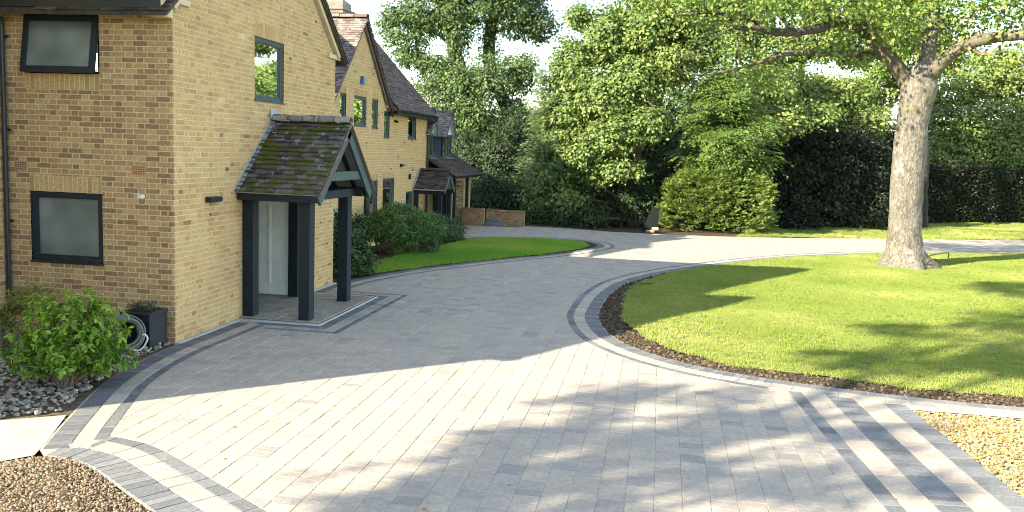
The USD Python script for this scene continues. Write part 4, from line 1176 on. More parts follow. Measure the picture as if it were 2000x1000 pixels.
t_f.part('wall', extrude(fo, (FX, 0, 0), Y3, Z3, X3, -0.24, -0.004), 'mortar_look')


def far_tone(u, z, t, r):  # tones raised to stand for the open sky light on this wall
    return 0.42 + 0.42 * t if r.random() > 0.05 else t


emit(t_f, 'brick', 'bricks', brickwork(fo.intersection(sbox(8.6, 0.3, 30, 9)), (FX, 0, 0), Y3, Z3, X3, soldiers=[(a, d, b, d + 0.2) for a, b, c, d, s in wins if s], seed=12, tone_fn=far_tone), 'brick_look', 0)
for k, (a, b, c, d, _) in enumerate(wins):
    window(t_f, (FX, 0, 0), Y3, X3, a, b, c, d, fw=0.06, added_curtain=True, inset=0.03, bars=(0.5,) if k in (5,) else (), blind=0.15 if k in (1, 4) else None)
t_f.part('wall', MB().box((FX - 6, 7.0, -0.05), (FX - 0.25, 7.24, EZ)).box((FX - 6, E2 - 0.24, -0.05), (FX - 0.25, E2 - 0.001, EZ)), 'mortar_look')
# gable roof
gs = (GZ - EZ) / (GY - G0)
for sgn, y0 in ((1, G0 - 0.25), (-1, G1 + 0.25)):
    run = abs(GY - y0)
    S = np.array([0, sgn * run, GZ + 0.10 - (EZ - 0.25 * gs + 0.10)]); Ls = np.linalg.norm(S); S /= Ls
    O = np.array([FX - 5.0, y0, EZ - 0.25 * gs + 0.10])
    t_f.part('roof_deck', slab(O, X3, S, 5.13, Ls, 0.05), 'dark_bark_look')
    N = np.cross(X3, S); N = N if N[2] > 0 else -N
    emit(t_f, 'roof_tile', 'roof_tiles', tiles(O + X3 * 1.5, X3, S, 3.66, Ls, seed=40 + sgn), 'pink_tile_look', 0)
    t_f.part('verge_board', MB().beam(O + X3 * 5.10 - N * 0.05, O + X3 * 5.10 + S * Ls - N * 0.05, 0.05, 0.07, up=N), 'dark_bark_look')
    t_f.part('verge_fillet', MB().beam(O + X3 * 5.05 + S * 0.3 - N * 0.13, O + X3 * 5.05 + S * Ls - N * 0.13, 0.05, 0.05, up=N), 'pink_tile_look', tone=0.5)
ridge_tiles(t_f, (FX - 3.4, GY, GZ + 0.12), (FX + 0.15, GY, GZ + 0.12), 0.11, 9, 'pink_tile_look', seed=6)
# main roof along the house
RX, RZ = -4.25, 7.40
S = np.array([RX - (FX + 0.32), 0, RZ - (EZ + 0.02)]); Ls = np.linalg.norm(S); S /= Ls
O = np.array([FX + 0.32, 13.2, EZ + 0.02])
mw = E2 + 0.12 - 13.2
t_f.part('roof_deck', slab(O + Y3 * 1.3, Y3, S, mw - 1.3, Ls, 0.05), 'dark_bark_look')
t_f.part('roof_deck', slab(O + S * 0.8, Y3, S, 1.299, Ls - 0.8, 0.05), 'dark_bark_look')
emit(t_f, 'roof_tile', 'main_roof_tiles', tiles(O + Y3 * 0.0, Y3, S, mw, Ls, seed=45, clip=lambda u, s: u > 1.3 or s > 0.8), 'brown_tile_look', 0)
S2 = np.array([-S[0], 0, S[2]])
t_f.part('roof_deck', slab(np.array([2 * RX - O[0], 13.2, O[2]]), Y3, S2, mw, Ls, 0.05), 'brown_tile_look', tone=0.4)
t_f.part('roof_deck', slab(np.array([2 * RX - O[0], 6.4, O[2]]), Y3, S2, 6.8, Ls, 0.05), 'brown_tile_look', tone=0.4)
t_f.part('roof_deck', slab(np.array([FX - 0.9, 6.4, EZ + 1.0]), Y3, S, 6.8, Ls * 0.62, 0.05), 'brown_tile_look', tone=0.4)
t_f.part('gable_end', extrude(Polygon([(O[0] - 0.35, EZ), (2 * RX - O[0] + 0.35, EZ), (RX, RZ - 0.35)]), (0, E2 - 0.2, 0), X3, Z3, Y3, 0, 0.19), 'mortar_look')
ridge_tiles(t_f, (RX, 13.0, RZ + 0.03), (RX, E2 + 0.12, RZ + 0.03), 0.11, 14, 'brown_tile_look', seed=8)
gp2 = extrude(Polygon([(0.055 * math.cos(a), 0.055 * math.sin(a)) for a in ang] + [(0.048 * math.cos(a), 0.048 * math.sin(a)) for a in ang[::-1]]), (FX + 0.36, 14.45, EZ + 0.02), X3, Z3, Y3, 0, E2 - 14.35)
t_f.part('gutter', gp2, 'plastic_black_look')
t_f.part('fascia', MB().box((FX + 0.27, 14.45, EZ - 0.12), (FX + 0.295, E2 + 0.1, EZ + 0.02)).box((FX + 0.002, 14.45, EZ - 0.10), (FX + 0.268, E2 + 0.1, EZ - 0.085)), 'anthracite_look')
t_f.part('downpipe', MB().tube(spline([(FX + 0.36, E2 + 0.02, EZ - 0.03), (FX + 0.34, E2 + 0.02, EZ - 0.10), (FX + 0.10, E2 - 0.04, EZ - 0.30), (FX + 0.06, E2 - 0.06, EZ - 0.45)], 10), 0.034, 8).tube([(FX + 0.06, E2 - 0.06, EZ - 0.42), (FX + 0.06, E2 - 0.06, 0.0)], 0.034, 8), 'plastic_black_look')
ab = MB()
ab.add(*(lambda h: (np.asarray(h.vertices), np.asarray(h.faces)))(trimesh.convex.convex_hull(np.array([[FX + d, 11.99 + y, 4.64 + z] for d, s in ((0.0, 1.0), (0.07, 0.75)) for y, z in ((-0.13 * s, -0.09), (0.13 * s, -0.09), (0.05 * s, 0.12), (-0.05 * s, 0.12))]))))
t_f.part('alarm_box', ab, 'blue_plastic_look')
t_f.part('wall_lamp', MB().box((FX, 15.75, 2.26), (FX + 0.06, 15.85, 2.36)).box((FX, 15.85, 2.30), (FX + 0.10, 16.05, 2.34)), 'anthracite_look')
t_f.part('wall_lamp', MB().box((FX, 16.75, 1.85), (FX + 0.06, 16.84, 2.02)), 'anthracite_look')
t_f.part('camera', MB().tube([(FX + 0.02, 15.05, 3.68), (FX + 0.12, 15.05, 3.64)], 0.035, 8), 'plastic_black_look')
t_f.part('kneeler', MB().box((FX - 0.02, G1 - 0.25, EZ + 0.05), (FX + 0.05, G1 + 0.15, EZ + 0.12)), 'cream_look')
t_f.part('cable', MB().tube([(FX + 0.01, 10.1, 4.62), (FX + 0.01, 12.0, 4.60), (FX + 0.01, 13.7, 4.56)], 0.006, 4), 'cream_look')
# chimney
ch = Thing('chimney_stack', 'pale stone capped brick chimney rising behind the near gable', 'chimney', (-2.35, 12.3, 6.0))
ccx, ccy = -2.42, 12.4
ch.part('stack', MB().box((ccx - 0.32, ccy - 0.32, 5.6), (ccx + 0.32, ccy + 0.32, 6.44)), 'chimney_stone_look')
ch.part('band', MB().box((ccx - 0.36, ccy - 0.36, 6.445), (ccx + 0.36, ccy + 0.36, 6.50), ch=0.01).box((ccx - 0.34, ccy - 0.34, 6.502), (ccx + 0.34, ccy + 0.34, 6.54), ch=0.01).box((ccx - 0.37, ccy - 0.37, 6.542), (ccx + 0.37, ccy + 0.37, 6.585), ch=0.01), 'chimney_stone_look')
cap_ = trimesh.convex.convex_hull(np.array([[ccx + sx * w2, ccy + sy * w2, z] for w2, z in ((0.33, 6.587), (0.33, 6.76), (0.19, 6.88)) for sx in (-1, 1) for sy in (-1, 1)]))
ch.part('cap', (np.asarray(cap_.vertices), np.asarray(cap_.faces)), 'chimney_stone_look')

# the lower wing at the end: dormers, arched wall, second porch
t_g = Thing('dormer_wing', 'low end wing with two white gabled dormers above an arched brick wall', 'house', (-1.0, 20.5, 0))
GX = -0.92
Y0, Y1 = E2 + 0.02, 23.9
arch = lambda a, b, z: Polygon([(a, -0.06), (b, -0.06), (b, z - 0.16)] + [((a + b) / 2 + (b - a) / 2 * math.cos(t), z - 0.16 + 0.16 * math.sin(t)) for t in np.linspace(0, np.pi, 12)[1:-1]] + [(a, z - 0.16)])
gw2 = Polygon([(Y0, -0.05), (23.45, -0.05), (23.45, 2.02), (Y0, 2.02)])
A1, A2 = arch(19.55, 20.55, 1.62), arch(20.85, 22.45, 1.70)
gop = gw2.difference(A1).difference(A2)
t_g.part('wall', extrude(gop, (GX, 0, 0), Y3, Z3, X3, -0.55, -0.004), 'mortar_look')
emit(t_g, 'brick', 'bricks', brickwork(gop, (GX, 0, 0), Y3, Z3, X3, seed=15, tone_fn=lambda u, z, t, r: 0.15 + 0.6 * t), 'brick_look', 0)
# brick reveals inside the arches, seen at a slant
rev = []
for yy in (20.551, 22.451):
    rev += brickwork(Polygon([(GX - 0.55, -0.05), (GX - 0.01, -0.05), (GX - 0.01, 1.50), (GX - 0.55, 1.50)]), (0, yy - 0.002, 0), X3, Z3, -Y3, seed=16, tone_fn=lambda u, z, t, r: 0.1 + 0.6 * t)
emit(t_g, 'brick', 'reveal_bricks', rev, 'brick_look', 0)
t_g.part('back_wall', MB().box((GX - 1.8, Y0, -0.05), (GX - 1.7, 23.2, 2.0)), 'interior_look')
t_g.part('garage_door', MB().box((GX - 0.62, 19.5, 0.0), (GX - 0.57, 20.5, 1.66)).box((GX - 0.62, 20.75, 0.0), (GX - 0.57, 22.5, 1.72)), 'post_look')
for (yy) in (20.70, 22.85):
    t_g.part('corner_post', MB().box((GX + 0.002, yy - 0.07, 0.0), (GX + 0.10, yy + 0.07, 1.95), ch=0.01), 'post_look')
t_g.part('end_board', MB().box((GX + 0.002, 23.30, 0.0), (GX + 0.06, 23.44, 2.0)), 'cream_look')
t_g.part('wall', MB().box((-4.5, 23.2, -0.05), (GX - 0.56, 23.44, 2.0)), 'mortar_look')
gx0, gz0 = GX + 0.42, 1.96
S = np.array([-1.0, 0, 0.60]); S /= np.linalg.norm(S)
Lg = 3.6
Oq = np.array([gx0, Y0, gz0])
t_g.part('roof_deck', slab(Oq, Y3, S, Y1 - Y0, Lg, 0.05), 'dark_bark_look')
emit(t_g, 'roof_tile', 'roof_tiles', tiles(Oq, Y3, S, Y1 - Y0, Lg, seed=50), 'brown_tile_look', 0)
Sb = np.array([-S[0], 0, S[2]])
t_g.part('roof_deck', slab(Oq + S * Lg * 2 * np.array([1, 0, 0]), Y3, Sb, Y1 - Y0, Lg, 0.05), 'brown_tile_look', tone=0.4)
t_g.part('gable_end', extrude(Polygon([(gx0 - 0.3, gz0 + 0.02), (gx0 + S[0] * Lg, gz0 + S[2] * Lg - 0.08), (gx0 + 2 * S[0] * Lg + 0.3, gz0 + 0.02)]), (0, 23.3, 0), X3, Z3, Y3, 0, 0.14), 'mortar_look')
t_g.part('fascia', MB().box((gx0 - 0.06, Y0, gz0 - 0.12), (gx0 - 0.03, Y1 - 0.05, gz0 - 0.01)).box((GX + 0.003, Y0, gz0 - 0.10), (gx0 - 0.062, Y1 - 0.05, gz0 - 0.085)), 'post_look')
t_g.part('gutter', MB().tube([(gx0 + 0.02, Y0, gz0 - 0.03), (gx0 + 0.02, Y1, gz0 - 0.03)], 0.045, 8), 'plastic_black_look')
# dormers
for k, (ya, yb) in enumerate(((18.98, 19.76), (21.25, 22.65))):
    dxf = -1.5
    dz0, dz1, dap = 2.58, 3.42, 4.30
    hw_ = (yb - ya) / 2; ym = (ya + yb) / 2
    for yy in (ya, yb - 0.05):
        t_g.part('cheek', MB().box((dxf - 2.0, yy, dz0 - 0.4), (dxf - 0.03, yy + 0.05, dz1)), 'lead_cheek_look')
    fr = MB()
    fwid = 0.06
    ba = [ya, ya + (yb - ya) / 3, ya + (yb - ya) * 2 / 3, yb] if k else [ya, ym, yb]
    for yy in ba:
        y_a = min(max(yy - fwid / 2, ya), yb - fwid)
        fr.box((dxf - 0.06, y_a, dz0), (dxf, y_a + fwid, dz1))
    fr.box((dxf - 0.058, ya + fwid, dz0), (dxf - 0.002, yb - fwid, dz0 + fwid)).box((dxf - 0.058, ya + fwid, dz1 - fwid), (dxf - 0.002, yb - fwid, dz1))
    w = t_g.part('window', fr, 'frame_grey_look')
    t_g.part('pane', MB().box((dxf - 0.035, ya + 0.02, dz0 + 0.02), (dxf - 0.028, yb - 0.02, dz1 - 0.02)), 'pane_look', w)
    t_g.part('sill', MB().add([[dxf + 0.02, ya - 0.08, dz0 - 0.005], [dxf + 0.02, yb + 0.08, dz0 - 0.005], [dxf + 0.20, yb + 0.1, dz0 - 0.08], [dxf + 0.20, ya - 0.1, dz0 - 0.08]], [[0, 1, 2, 3], [3, 2, 1, 0]]), 'lead_look', w)
    t_g.part('gable_board', extrude(Polygon([(ya - 0.1, dz1 + 0.002), (yb + 0.1, dz1 + 0.002), (ym, dap - 0.12)]), (dxf, 0, 0), Y3, Z3, X3, -0.03, 0.0), 'white_board_look')
    for sgn in (1, -1):
        yo = ym - sgn * (hw_ + 0.2)
        S = np.array([0, sgn * (hw_ + 0.2), dap - (dz1 - 0.06)]); L = np.linalg.norm(S); S /= L
        O = np.array([dxf - 2.4, yo, dz1 - 0.06])
        N = np.cross(X3, S); N = N if N[2] > 0 else -N
        t_g.part('dormer_deck', slab(O, X3, S, 2.55, L, 0.03), 'white_board_look')
        emit(t_g, 'roof_tile', 'dormer_tiles', tiles(O, X3, S, 2.58, L, seed=60 + sgn), 'pink_tile_look', 0)
        t_g.part('bargeboard', MB().beam(O + X3 * 2.56 - N * 0.08, O + X3 * 2.56 + S * L - N * 0.08, 0.03, 0.12, up=N), 'sage_look')
    ridge_tiles(t_g, (dxf - 1.8, ym, dap), (dxf + 0.18, ym, dap), 0.07, 5, 'pink_tile_look', seed=k)
# second porch
t_q = Thing('tiled_porch', 'small tiled porch with dark posts where the long house meets the dormer wing', 'porch', (-0.9, 17.9, 0))
qy0, qy1, qr, qz, qe = 17.30, 18.85, 18.08, 2.12, 1.50
qx = -0.42
for sgn in (1, -1):
    yo = qy0 if sgn > 0 else qy1
    S = np.array([0, qr - yo, qz - qe]); L = np.linalg.norm(S); S /= L
    O = np.array([FX + 0.02, yo, qe]); N = np.cross(X3, S); N = N if N[2] > 0 else -N
    t_q.part('roof_boarding', slab(O, X3, S, qx - FX - 0.02, L, 0.03), 'soffit_look')
    emit(t_q, 'roof_tile', 'roof_tiles', tiles(O, X3, S, qx - FX, L, gauge=0.1, seed=70 + sgn), 'brown_tile_look', 0)
    t_q.part('bargeboard', MB().beam(O + X3 * (qx - FX - 0.03) - N * 0.09, O + X3 * (qx - FX - 0.03) + S * L - N * 0.09, 0.04, 0.15, up=N), 'sage_look')
    t_q.part('flashing', MB().beam(O + X3 * 0.0 + N * 0.05, O + S * L + N * 0.05, 0.02, 0.10, up=N), 'lead_look')
ridge_tiles(t_q, (FX + 0.03, qr, qz + 0.03), (qx + 0.03, qr, qz + 0.03), 0.08, 4, 'brown_tile_look', seed=3)
t_q.part('eaves_beam', MB().box((FX + 0.01, qy0 + 0.06, qe - 0.15), (qx - 0.05, qy0 + 0.18, qe - 0.02)), 'post_look')
t_q.part('eaves_beam', MB().box((FX + 0.01, qy1 - 0.18, qe - 0.15), (qx - 0.05, qy1 - 0.06, qe - 0.02)), 'post_look')
for (x, y) in ((qx - 0.24, qy0 + 0.06), (qx - 0.24, qy1 - 0.20), (FX + 0.02, qy0 + 0.06)):
    t_q.part('post', MB().box((x, y, 0.0), (x + 0.14, y + 0.14, qe - 0.15), ch=0.006), 'post_look')
t_q.part('dark_opening_panel', MB().box((FX + 0.3, qy1 - 0.03, 0.0), (qx - 0.3, qy1 + 0.05, qe - 0.16)), 'anthracite_look')  # dark panel standing for the shaded opening under the porch

# the low brick wall with steps at the end of the drive
t_w = Thing('low_brick_wall', 'low brick garden wall with brick coping at the end of the drive', 'wall', (0.4, 21.9, 0))
for (x0, x1, y, z) in ((-0.78, 0.06, 21.75, 0.58), (0.06, 0.30, 22.2, 0.55), (0.30, 1.55, 22.3, 0.52)):
    t_w.part('wall', MB().box((x0, y + 0.007, -0.05), (x1, y + 0.22, z)), 'shaded_mortar_look')
    emit(t_w, 'brick', 'bricks', brickwork(sbox(x0, -0.02, x1, z), (0, y, 0), X3, Z3, -Y3, seed=18, tone_fn=lambda u, z, t, r: 0.04 + 0.26 * t), 'brick_look', 60)  # brick and coping tones lowered, the shade here put into the colour
    n = int((x1 - x0) / 0.075)
    cp = MB()
    for k in range(n):
        a = x0 + (x1 - x0) * k / n
        cp.box((a + 0.004, y - 0.02, z + 0.002), (a + (x1 - x0) / n - 0.004, y + 0.24, z + 0.075), tone=rng.uniform(0.03, 0.22), ch=0.004)
    t_w.part('coping', cp, 'brick_look')
t_st = Thing('garden_steps', 'two low dark steps beside the brick garden wall', 'steps', (0.4, 21.9, 0))
for k in range(2):
    t_st.part('step', MB().box((0.12, 21.78 + 0.25 * k, -0.02), (0.85 - 0.2 * k, 22.02 + 0.25 * k, 0.13 + 0.13 * k), ch=0.01), 'charcoal_look', tone=0.3)
# ================================================================== vegetation
def leaf_cards(P, D, Nrm, size, asp=0.55, fold=0.25, tone=None, r=None):
    """Folded leaf diamonds: P bases (n, 3), D the leaf's axis, Nrm its face, size its length. Returns (v, f, tone)."""
    n = len(P)
    D = D / (np.linalg.norm(D, axis=1, keepdims=True) + 1e-9)
    S = np.cross(D, Nrm); S /= np.linalg.norm(S, axis=1, keepdims=True) + 1e-9
    M = np.cross(S, D)
    L = np.asarray(size)[:, None]
    base, tip = P, P + D * L
    mid = P + D * L * 0.45
    lf = mid + S * L * asp * 0.5 + M * L * fold * 0.3
    rt = mid - S * L * asp * 0.5 + M * L * fold * 0.3
    v = np.stack([base, lf, tip, rt], 1).reshape(-1, 3)
    k = np.arange(n)[:, None] * 4
    f = np.concatenate([k + [0, 2, 1], k + [0, 3, 2]], 0)
    return v, f, np.repeat(tone, 4)


def unit(r, n):
    d = r.normal(size=(n, 3)); return d / np.linalg.norm(d, axis=1, keepdims=True)


def crown(lobes, n, size, seed, clump=0.35, per=22, shell=(0.55, 1.0), droop=0.3, asp=0.6, up=0.5, cut=None, clump_flat=0.6, fold=0.25, tone_mid=0.5, front=None):
    """Foliage: leaf clumps spread through ellipsoid lobes [(centre, radii)]. Returns (v, f, tone)."""
    r = np.random.default_rng(seed)
    vol = np.array([np.prod(b) ** (2 / 3) for _, b in lobes]); vol = vol / vol.sum()
    nc = max(1, n // per)
    which = r.choice(len(lobes), nc, p=vol)
    C = np.array([lobes[k][0] for k in which], float); R = np.array([lobes[k][1] for k in which], float)
    d = unit(r, nc)
    rad = (shell[0] ** 3 + (shell[1] ** 3 - shell[0] ** 3) * r.random(nc)) ** (1 / 3)
    lump = 1 + 0.28 * (meshkit.fbm(d * 2.4 + which[:, None] * 7.1 + seed, 3, seed) - 0.5) * 2
    cc = C + d * R * (rad * lump)[:, None]
    ctone = np.clip(r.normal(tone_mid, 0.16, nc), 0.05, 0.92)
    csize = clump * r.uniform(0.6, 1.35, nc)
    k = np.repeat(np.arange(nc), per)
    off = r.normal(size=(len(k), 3)) * csize[k][:, None] * np.array([1, 1, clump_flat]) * 0.6
    P = cc[k] + off
    if cut is not None:
        m = cut(P); P, k, off = P[m], k[m], off[m]
    out = d[k] * 0.8 + off / (csize[k][:, None] + 1e-9) * 0.6
    N = out + np.array([0, 0, up]) + unit(r, len(k)) * 0.75
    N /= np.linalg.norm(N, axis=1, keepdims=True)
    D = np.cross(N, unit(r, len(k))) + out * 0.35 - np.array([0, 0, droop])
    t = np.clip(ctone[k] + r.normal(0, 0.14, len(k)), 0, 0.97)
    t[r.random(len(k)) < 0.012] = 1.0
    return leaf_cards(P, D, N, size * r.uniform(0.65, 1.3, len(k)), asp, fold, t)


def sprays(origins, dirs, length, n_leaf, size, seed, droop=0.6, width=0.35, asp=0.3, tone_mid=0.5, fan=0.6, face=0.9):
    """Conifer sprays: from each origin a drooping flat frond of narrow leaflets."""
    r = np.random.default_rng(seed)
    n = len(origins)
    k = np.repeat(np.arange(n), n_leaf)
    s = r.random(len(k)) ** 0.8
    L = length * r.uniform(0.6, 1.25, n)
    d = dirs / np.linalg.norm(dirs, axis=1, keepdims=True)
    side = np.cross(d, [0, 0, 1.0]); side /= np.linalg.norm(side, axis=1, keepdims=True) + 1e-9
    w = r.normal(0, 1, len(k)) * width * (1 - 0.7 * s) * L[k] * 0.5
    P = origins[k] + d[k] * (s * L[k])[:, None] + side[k] * w[:, None] - np.array([0, 0, 1.0]) * (droop * L[k] * s ** 2)[:, None] + r.normal(0, 0.02, (len(k), 3))
    D = d[k] + side[k] * np.sign(w)[:, None] * fan - np.array([0, 0, 1.0]) * (droop * (0.4 + 1.2 * s))[:, None] + unit(r, len(k)) * 0.25
    N = np.array([0, 0, 0.55]) + d[k] * face + unit(r, len(k)) * 0.5
    ct = np.clip(r.normal(tone_mid, 0.17, n), 0, 1)
    t = np.clip(ct[k] + 0.25 * (s - 0.5) + r.normal(0, 0.1, len(k)), 0, 1)
    return leaf_cards(P, D, N, size * r.uniform(0.6, 1.3, len(k)), asp, 0.15, t)


def cat(*parts):
    v, f, t, n = [], [], [], 0
    for a, b, c in parts:
        v.append(a); f.append(b + n); t.append(c); n += len(a)
    return np.vstack(v), np.vstack(f), np.concatenate(t)


def limb(P, r0, r1, sides=9, seed=0, n=None, rough=0.08):
    """A tapering limb through P with an uneven surface."""
    P = np.asarray(P, float)
    n = n or max(8, len(P) * 6)
    Q = spline(P, n)
    r = np.random.default_rng(seed)
    Q[1:-1] += r.normal(0, 0.012 + 0.015 * float(np.max(r0)), (n - 2, 3)) * 0.5
    rr = np.interp(np.linspace(0, 1, n), np.linspace(0, 1, len(np.atleast_1d(r0)) if np.ndim(r0) else 2), r0 if np.ndim(r0) else [r0, r1])
    wob = 1 + rough * r.normal(size=(n, sides))
    return tube(Q, rr, sides, True, wob)


def tree(name, label, base, trunk, lobes, n, size, look, seed, bark='dark_bark_look', limbs=True, group=None, catg='tree', **kw):
    t = Thing(name, label, catg, base, group=group)
    m = MB()
    for (P, a, b) in trunk:
        m.add(*limb(P, a, b, 9, seed))
    t.part('trunk', m, bark, smooth=True)
    if limbs:
        lm = MB()
        r = np.random.default_rng(seed + 5)
        TP = np.vstack([spline(P, 40) for P, _, _ in trunk])
        for C, R in lobes:
            C = np.asarray(C, float); R = np.asarray(R, float)
            q = TP[TP[:, 2] < max(C[2] - 0.25 * np.linalg.norm(C[:2] - TP[-1, :2]), TP[:, 2].min() + 0.6)]
            a = q[np.argmin(np.linalg.norm((q - C) * [1, 1, 0.7], axis=1))]
            m1 = (a + C) / 2 + r.normal(0, 0.15, 3) + [0, 0, 0.12 * np.linalg.norm(C - a)]
            lm.add(*limb([a, m1, C], 0.075, 0.03, 6, seed))
            for q in range(5):
                e = C + unit(r, 1)[0] * R * 0.85
                b = m1 + (C - m1) * r.random()
                lm.add(*limb([b, (b + e) / 2 + r.normal(0, 0.12, 3), e], 0.03, 0.008, 5, seed + q))
        t.part('branches', lm, bark, smooth=True)
    v, f, tn = crown(lobes, n, size, seed, **kw)
    t.part('crown', (v, f), look, tone=tn, kind='stuff')
    return t


def L(u, v, Y, rx, ry, rz):
    """A lobe whose centre stands at photograph pixel (u, v) in the plane y = Y."""
    return (at(u, v, Y=Y), (rx, ry, rz))


# ---- the spreading sycamore on the island lawn
TY = 15.45
t_s = Thing('spreading_tree', 'big spreading tree with a pale stout trunk and long bare boughs on the island lawn', 'tree', (13.7, TY, 0))
rings = [  # v, left, right edge in the photograph at the trunk's distance
    (523, 1703, 1834), (516, 1714, 1828), (508, 1722, 1822), (496, 1727, 1811), (480, 1731.5, 1804), (458, 1734.5, 1801), (430, 1736, 1800), (395, 1737.5, 1801), (350, 1740, 1804),
    (300, 1744.5, 1808), (250, 1750, 1812), (215, 1755, 1818), (190, 1758, 1827), (172, 1759, 1830), (155, 1764, 1829), (140, 1770, 1826), (120, 1784, 1822)]
sides = 40
vv = []
nz_r = np.random.default_rng(4)
for i, (v_, a, b) in enumerate(rings):
    pa, pb = at(a, v_, Y=TY), at(b, v_, Y=TY)
    c, r_ = (pa + pb) / 2, np.linalg.norm(pb - pa) / 2
    for j in range(sides):
        th = 2 * np.pi * j / sides
        flare = max(0.0, (v_ - 492) / 31.0)
        root = 1 + 0.16 * flare * math.cos(5 * th + 0.9) + 0.05 * flare * math.cos(9 * th)
        bump = 1 + 0.05 * (meshkit.fbm(np.array([[math.cos(th) * 2.2, math.sin(th) * 2.2, c[2] * 1.1]]), 4, 2)[0] - 0.5) * 2
        vv.append([c[0] + r_ * root * bump * math.cos(th), c[1] + r_ * root * bump * math.sin(th) * 0.95, c[2]])
vv = np.array(vv)
vv[:sides, 2] = -0.12
n_r = len(rings)
i_, j_ = np.meshgrid(np.arange(n_r - 1), np.arange(sides), indexing='ij')
q_ = np.stack([i_ * sides + j_, i_ * sides + (j_ + 1) % sides, (i_ + 1) * sides + (j_ + 1) % sides, (i_ + 1) * sides + j_], -1).reshape(-1, 4)
ff = np.vstack([q_[:, [0, 1, 2]], q_[:, [0, 2, 3]]])
for _ in range(2):
    vv, ff = trimesh.remesh.subdivide(vv, ff)
nn = meshkit.fbm(vv * np.array([5, 5, 3.0]), 4, 9) - 0.5
cx_ = np.interp(vv[:, 2], np.array([at((a + b) / 2, v_, Y=TY)[2] for v_, a, b in rings]), np.array([at((a + b) / 2, v_, Y=TY)[0] for v_, a, b in rings]))
rad_ = np.stack([vv[:, 0] - cx_, vv[:, 1] - TY, np.zeros(len(vv))], 1); rad_ /= np.linalg.norm(rad_, axis=1, keepdims=True) + 1e-9
vv = vv + rad_ * (nn * 0.07)[:, None]
t_s.part('trunk', (vv, ff), 'bark_look', smooth=True, tone=np.clip(0.5 + nn, 0, 1))
G = lambda pts, dy=0.0: [at(u, v, Y=TY + dy + d) for (u, v, d) in [(p + (0,))[:3] if len(p) == 2 else p for p in pts]]
bm = MB()
bm.add(*limb(G([(1792, 205, .15), (1768, 158, .05), (1737, 112), (1712, 84), (1697, 58), (1690, 30), (1692, 0), (1698, -40), (1690, -110)]), [0.20, 0.23, 0.21, 0.20, 0.19, 0.18, 0.17, 0.15, 0.1], 0, 14, 3))
t_s.part('limb', bm, 'bough_look', smooth=True)
bm = MB().add(*limb(G([(1797, 200), (1806, 145), (1813, 100), (1819, 60), (1824, 20), (1832, -40), (1836, -140)]), [0.28, 0.24, 0.19, 0.165, 0.14, 0.11, 0.06], 0, 14, 4))
t_s.part('limb', bm, 'bark_look', smooth=True)
bm = MB().add(*limb(G([(1797, 195), (1830, 132, -.2), (1860, 103, -.4), (1893, 86, -.7), (1925, 76, -.9), (1960, 71, -1.1), (2010, 66, -1.4), (2080, 50, -2)]), [0.22, 0.21, 0.18, 0.165, 0.15, 0.14, 0.13, 0.09], 0, 12, 5))
bm.add(*limb(G([(1893, 88, -.7), (1915, 105, -.8), (1950, 104, -1), (1975, 98, -1.1)]), 0.075, 0.03, 7, 6))
t_s.part('limb', bm, 'bough_look', smooth=True)
bm = MB()
bm.add(*limb(G([(1692, 62), (1672, 48, -.3), (1655, 44, -.6), (1625, 46, -1.0), (1605, 53, -1.3), (1560, 62, -1.8), (1520, 63, -2.2), (1490, 57, -2.5), (1455, 55, -2.8), (1437, 55, -3)]), [0.2, 0.15, 0.135, 0.125, 0.125, 0.12, 0.105, 0.09, 0.06, 0.05], 0, 10, 7))
bm.add(*limb(G([(1437, 55, -3), (1427, 38, -3.1), (1407, 27, -3.3), (1380, 24, -3.5), (1350, 29, -3.8), (1318, 27, -4)]), 0.05, 0.02, 7, 8))
bm.add(*limb(G([(1482, 55, -2.5), (1465, 38, -2.4), (1447, 20, -2.3), (1436, 10, -2.2), (1405, 13, -2.3), (1378, 18, -2.5), (1355, 13, -2.7), (1344, -5, -2.8)]), 0.075, 0.04, 7, 9))
bm.add(*limb(G([(1548, 58, -2), (1530, 38, -1.9), (1506, 20, -1.8), (1480, 12, -1.7), (1455, 24, -1.7)]), 0.065, 0.025, 7, 10))
bm.add(*limb(G([(1623, 46, -1), (1617, 30, -1), (1612, 18, -1), (1600, -10, -1)]), 0.05, 0.03, 6, 11))
t_s.part('bough', bm, 'dark_bark_look', smooth=True, label='long dark bough reaching left over the drive')
bm = MB()
bm.add(*limb(G([(1735, 118, .8), (1700, 106, .8), (1650, 106, .6), (1600, 104, .4), (1545, 104, .2), (1520, 110, 0), (1500, 117, 0), (1475, 125, 0), (1440, 134, 0), (1405, 141, 0), (1375, 145, 0), (1350, 144, 0), (1335, 132, 0)]), [0.1, 0.1, 0.1, 0.1, 0.09, 0.085, 0.08, 0.065, 0.045, 0.035, 0.03, 0.02, 0.012], 0, 8, 12))
bm.add(*limb(G([(1440, 128, 0), (1438, 105, 0), (1441, 80, 0), (1436, 65, 0)]), 0.035, 0.02, 6, 13))
t_s.part('bough', bm, 'bough_look', smooth=True, label='lower bough, lit along its end')
r = np.random.default_rng(77)
tw = MB()
for k in range(60):
    u, v_ = r.uniform(1280, 2000), r.uniform(-60, 110)
    a = at(u, v_, Y=TY + r.uniform(-2.5, 1.5)); e = a + unit(r, 1)[0] * r.uniform(0.5, 1.2)
    tw.add(*limb([a, (a + e) / 2 + r.normal(0, 0.1, 3), e], 0.016, 0.006, 5, k))
t_s.part('twigs', tw, 'dark_bark_look', kind='stuff')
